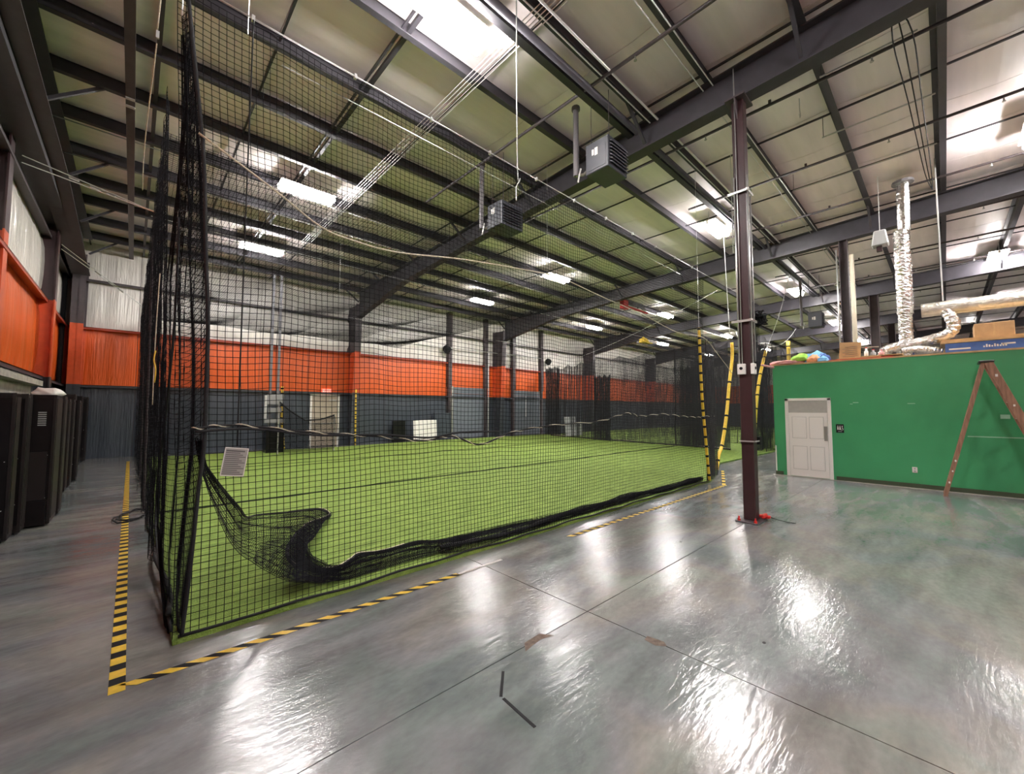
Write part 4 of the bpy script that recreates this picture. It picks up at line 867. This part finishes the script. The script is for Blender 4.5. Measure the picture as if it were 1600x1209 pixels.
bottle(12.55, 1.22, T+.04, .22, .04, M_WHT, 'white bottle beside the upright cardboard'); bottle(12.6, 1.1, T+.04, .17, .05, M_GREY, 'grey can on the room top left of the foil duct'); bottle(12.5, .95, T+.06, .12, .05, M_PINK, 'small pink can on the room top')
rp = MB().tube([(12.6, 1.0, T+.28), (12.6, 1.3, T+.30)], .012, 6).tube([(12.6, 1.2, T+.06), (12.6, 1.2, T+.29)], .01, 6).build('tap_handle', M_ALU, label='small metal handle standing among the things on the room top', cat='tool')
MB().box((12.4, -4, T+.2), (14.4, .02, T+.245)).build('plywood_sheet', M_PLY, label='plywood sheets lying on the blue carton', cat='plywood')
MB().box((12.45, -4, T+.25), (14.3, -.0, T+.285)).build('plywood_sheet', M_CARD, label='upper thin board lying on the plywood', cat='plywood')
bc = MB().box((12.42, -3.6, T), (13.6, -.05, T+.195)).build('blue_carton', M_BLUE, label='long blue carton with white print under the plywood', cat='box')
MB().box((12.414, -.40, T+.06), (12.419, -.1, T+.09)).box((12.414, -.98, T+.10), (12.419, -.80, T+.13)).build('white_stripe', M_WHT, bc)
mb = MB()
for k in range(9): mb.box((12.414, -.58-.035*k-.012, T+.07), (12.419, -.58-.035*k+.010, T+.10+.03*((k*5) % 3)/2))
mb.build('white_print', M_WHT, bc)
cb = MB().box((12.6, -1.0, T+.287), (13.2, -.47, T+.58)).build('cardboard_box', M_CARD, label='plain cardboard box on top of the plywood', cat='box', bevel=.006)
MB().box((12.595, -.75, T+.287), (12.6, -.72, T+.58)).box((12.6, -.95, T+.58), (13.2, -.93, T+.583)).build('box_tape', M_PLY, cb)
lump('pink_cloth', (12.42, 2.78, T), (.22, .36, .07), M_PINK, 1, 'pink cloth sagging over the left corner of the green room', 'cloth')
MB().box((12.2, 3.02, T-.06), (12.5, 3.32, T-.01), R=Matrix.Rotation(.3, 3, 'X')).build('pink_board', M_PINK, label='thin pink board sticking out past the room corner', cat='board', bevel=.01)
lump('lime_cloth', (12.5, 2.5, T+.06), (.2, .22, .13), M_LIME, 2, 'lime green cloth in the pile on the green room', 'cloth')
lump('blue_cloth', (12.65, 2.25, T), (.2, .24, .2), M_SKY, 3, 'sky blue cloth in the pile on the green room', 'cloth')
lump('peach_cloth', (12.45, 2.2, T), (.14, .13, .14), M_PEACH, 5, 'peach cloth ball at the right of the pile', 'cloth')
lump('blue_cloth', (12.42, 2.02, T), (.12, .13, .09), M_SKY, 6, 'small blue and white cloth at the right end of the pile', 'cloth')
lump('navy_cloth', (12.6, 2.04, T), (.12, .12, .17), M_BLUE, 8, 'navy cloth behind the peach one', 'cloth')

# ------------------------------------------------------------ step ladder
ld = thing('step_ladder', 'paint-spattered wooden step ladder standing open by the green wall', 'ladder', (11.75, -.6, 0))
tp = (-.55, 2.55); fr_, bk = (-1.42, 0), (.07, 0)
for x in (11.52, 12.0):
    MB().beam((x, tp[0]-.03, tp[1]), (x, fr_[0], .0), .03, .11, upd=(0, 1, 0)).build('front_rail', M_WOOD, ld, bevel=.003)
    MB().beam((x+(.04 if x < 11.8 else -.04), tp[0]+.03, tp[1]), (x+(.04 if x < 11.8 else -.04), bk[0], .0), .03, .06, upd=(0, 1, 0)).build('rear_rail', M_WOOD, ld, bevel=.003)
for k in range(1, 8):
    z = .3*k; y = fr_[0]+(tp[0]-.03-fr_[0])*z/tp[1]; MB().box((11.52, y-.045, z), (12.0, y+.045, z+.022)).build('tread', M_WOOD, ld, bevel=.003)
    y2 = bk[0]+(tp[0]+.03-bk[0])*z/tp[1]
    if k % 2: MB().tube([(11.56, y2, z), (11.96, y2, z)], .012, 6).build('rear_rung', M_WOOD, ld)
MB().box((11.48, tp[0]-.1, tp[1]), (12.04, tp[0]+.09, tp[1]+.035)).build('top_cap', M_BLK2, ld, bevel=.006)
for k, (z, s) in enumerate(((.28, .012), (.5, .01), (.7, .012), (2.3, .016), (1.75, .012))):
    y = fr_[0]+(tp[0]-.03-fr_[0])*z/tp[1] if k > 2 else bk[0]+(tp[0]+.03-bk[0])*z/tp[1]
    MB().box((11.498, y-s, z-s*1.5), (11.504, y+s, z+s*1.5)).build('paint_spot', M_WHT, ld)

# paint the seven-odd remaining ceiling bits: hanging discs far away
S.render.use_persistent_data = False
bpy.context.view_layer.update()
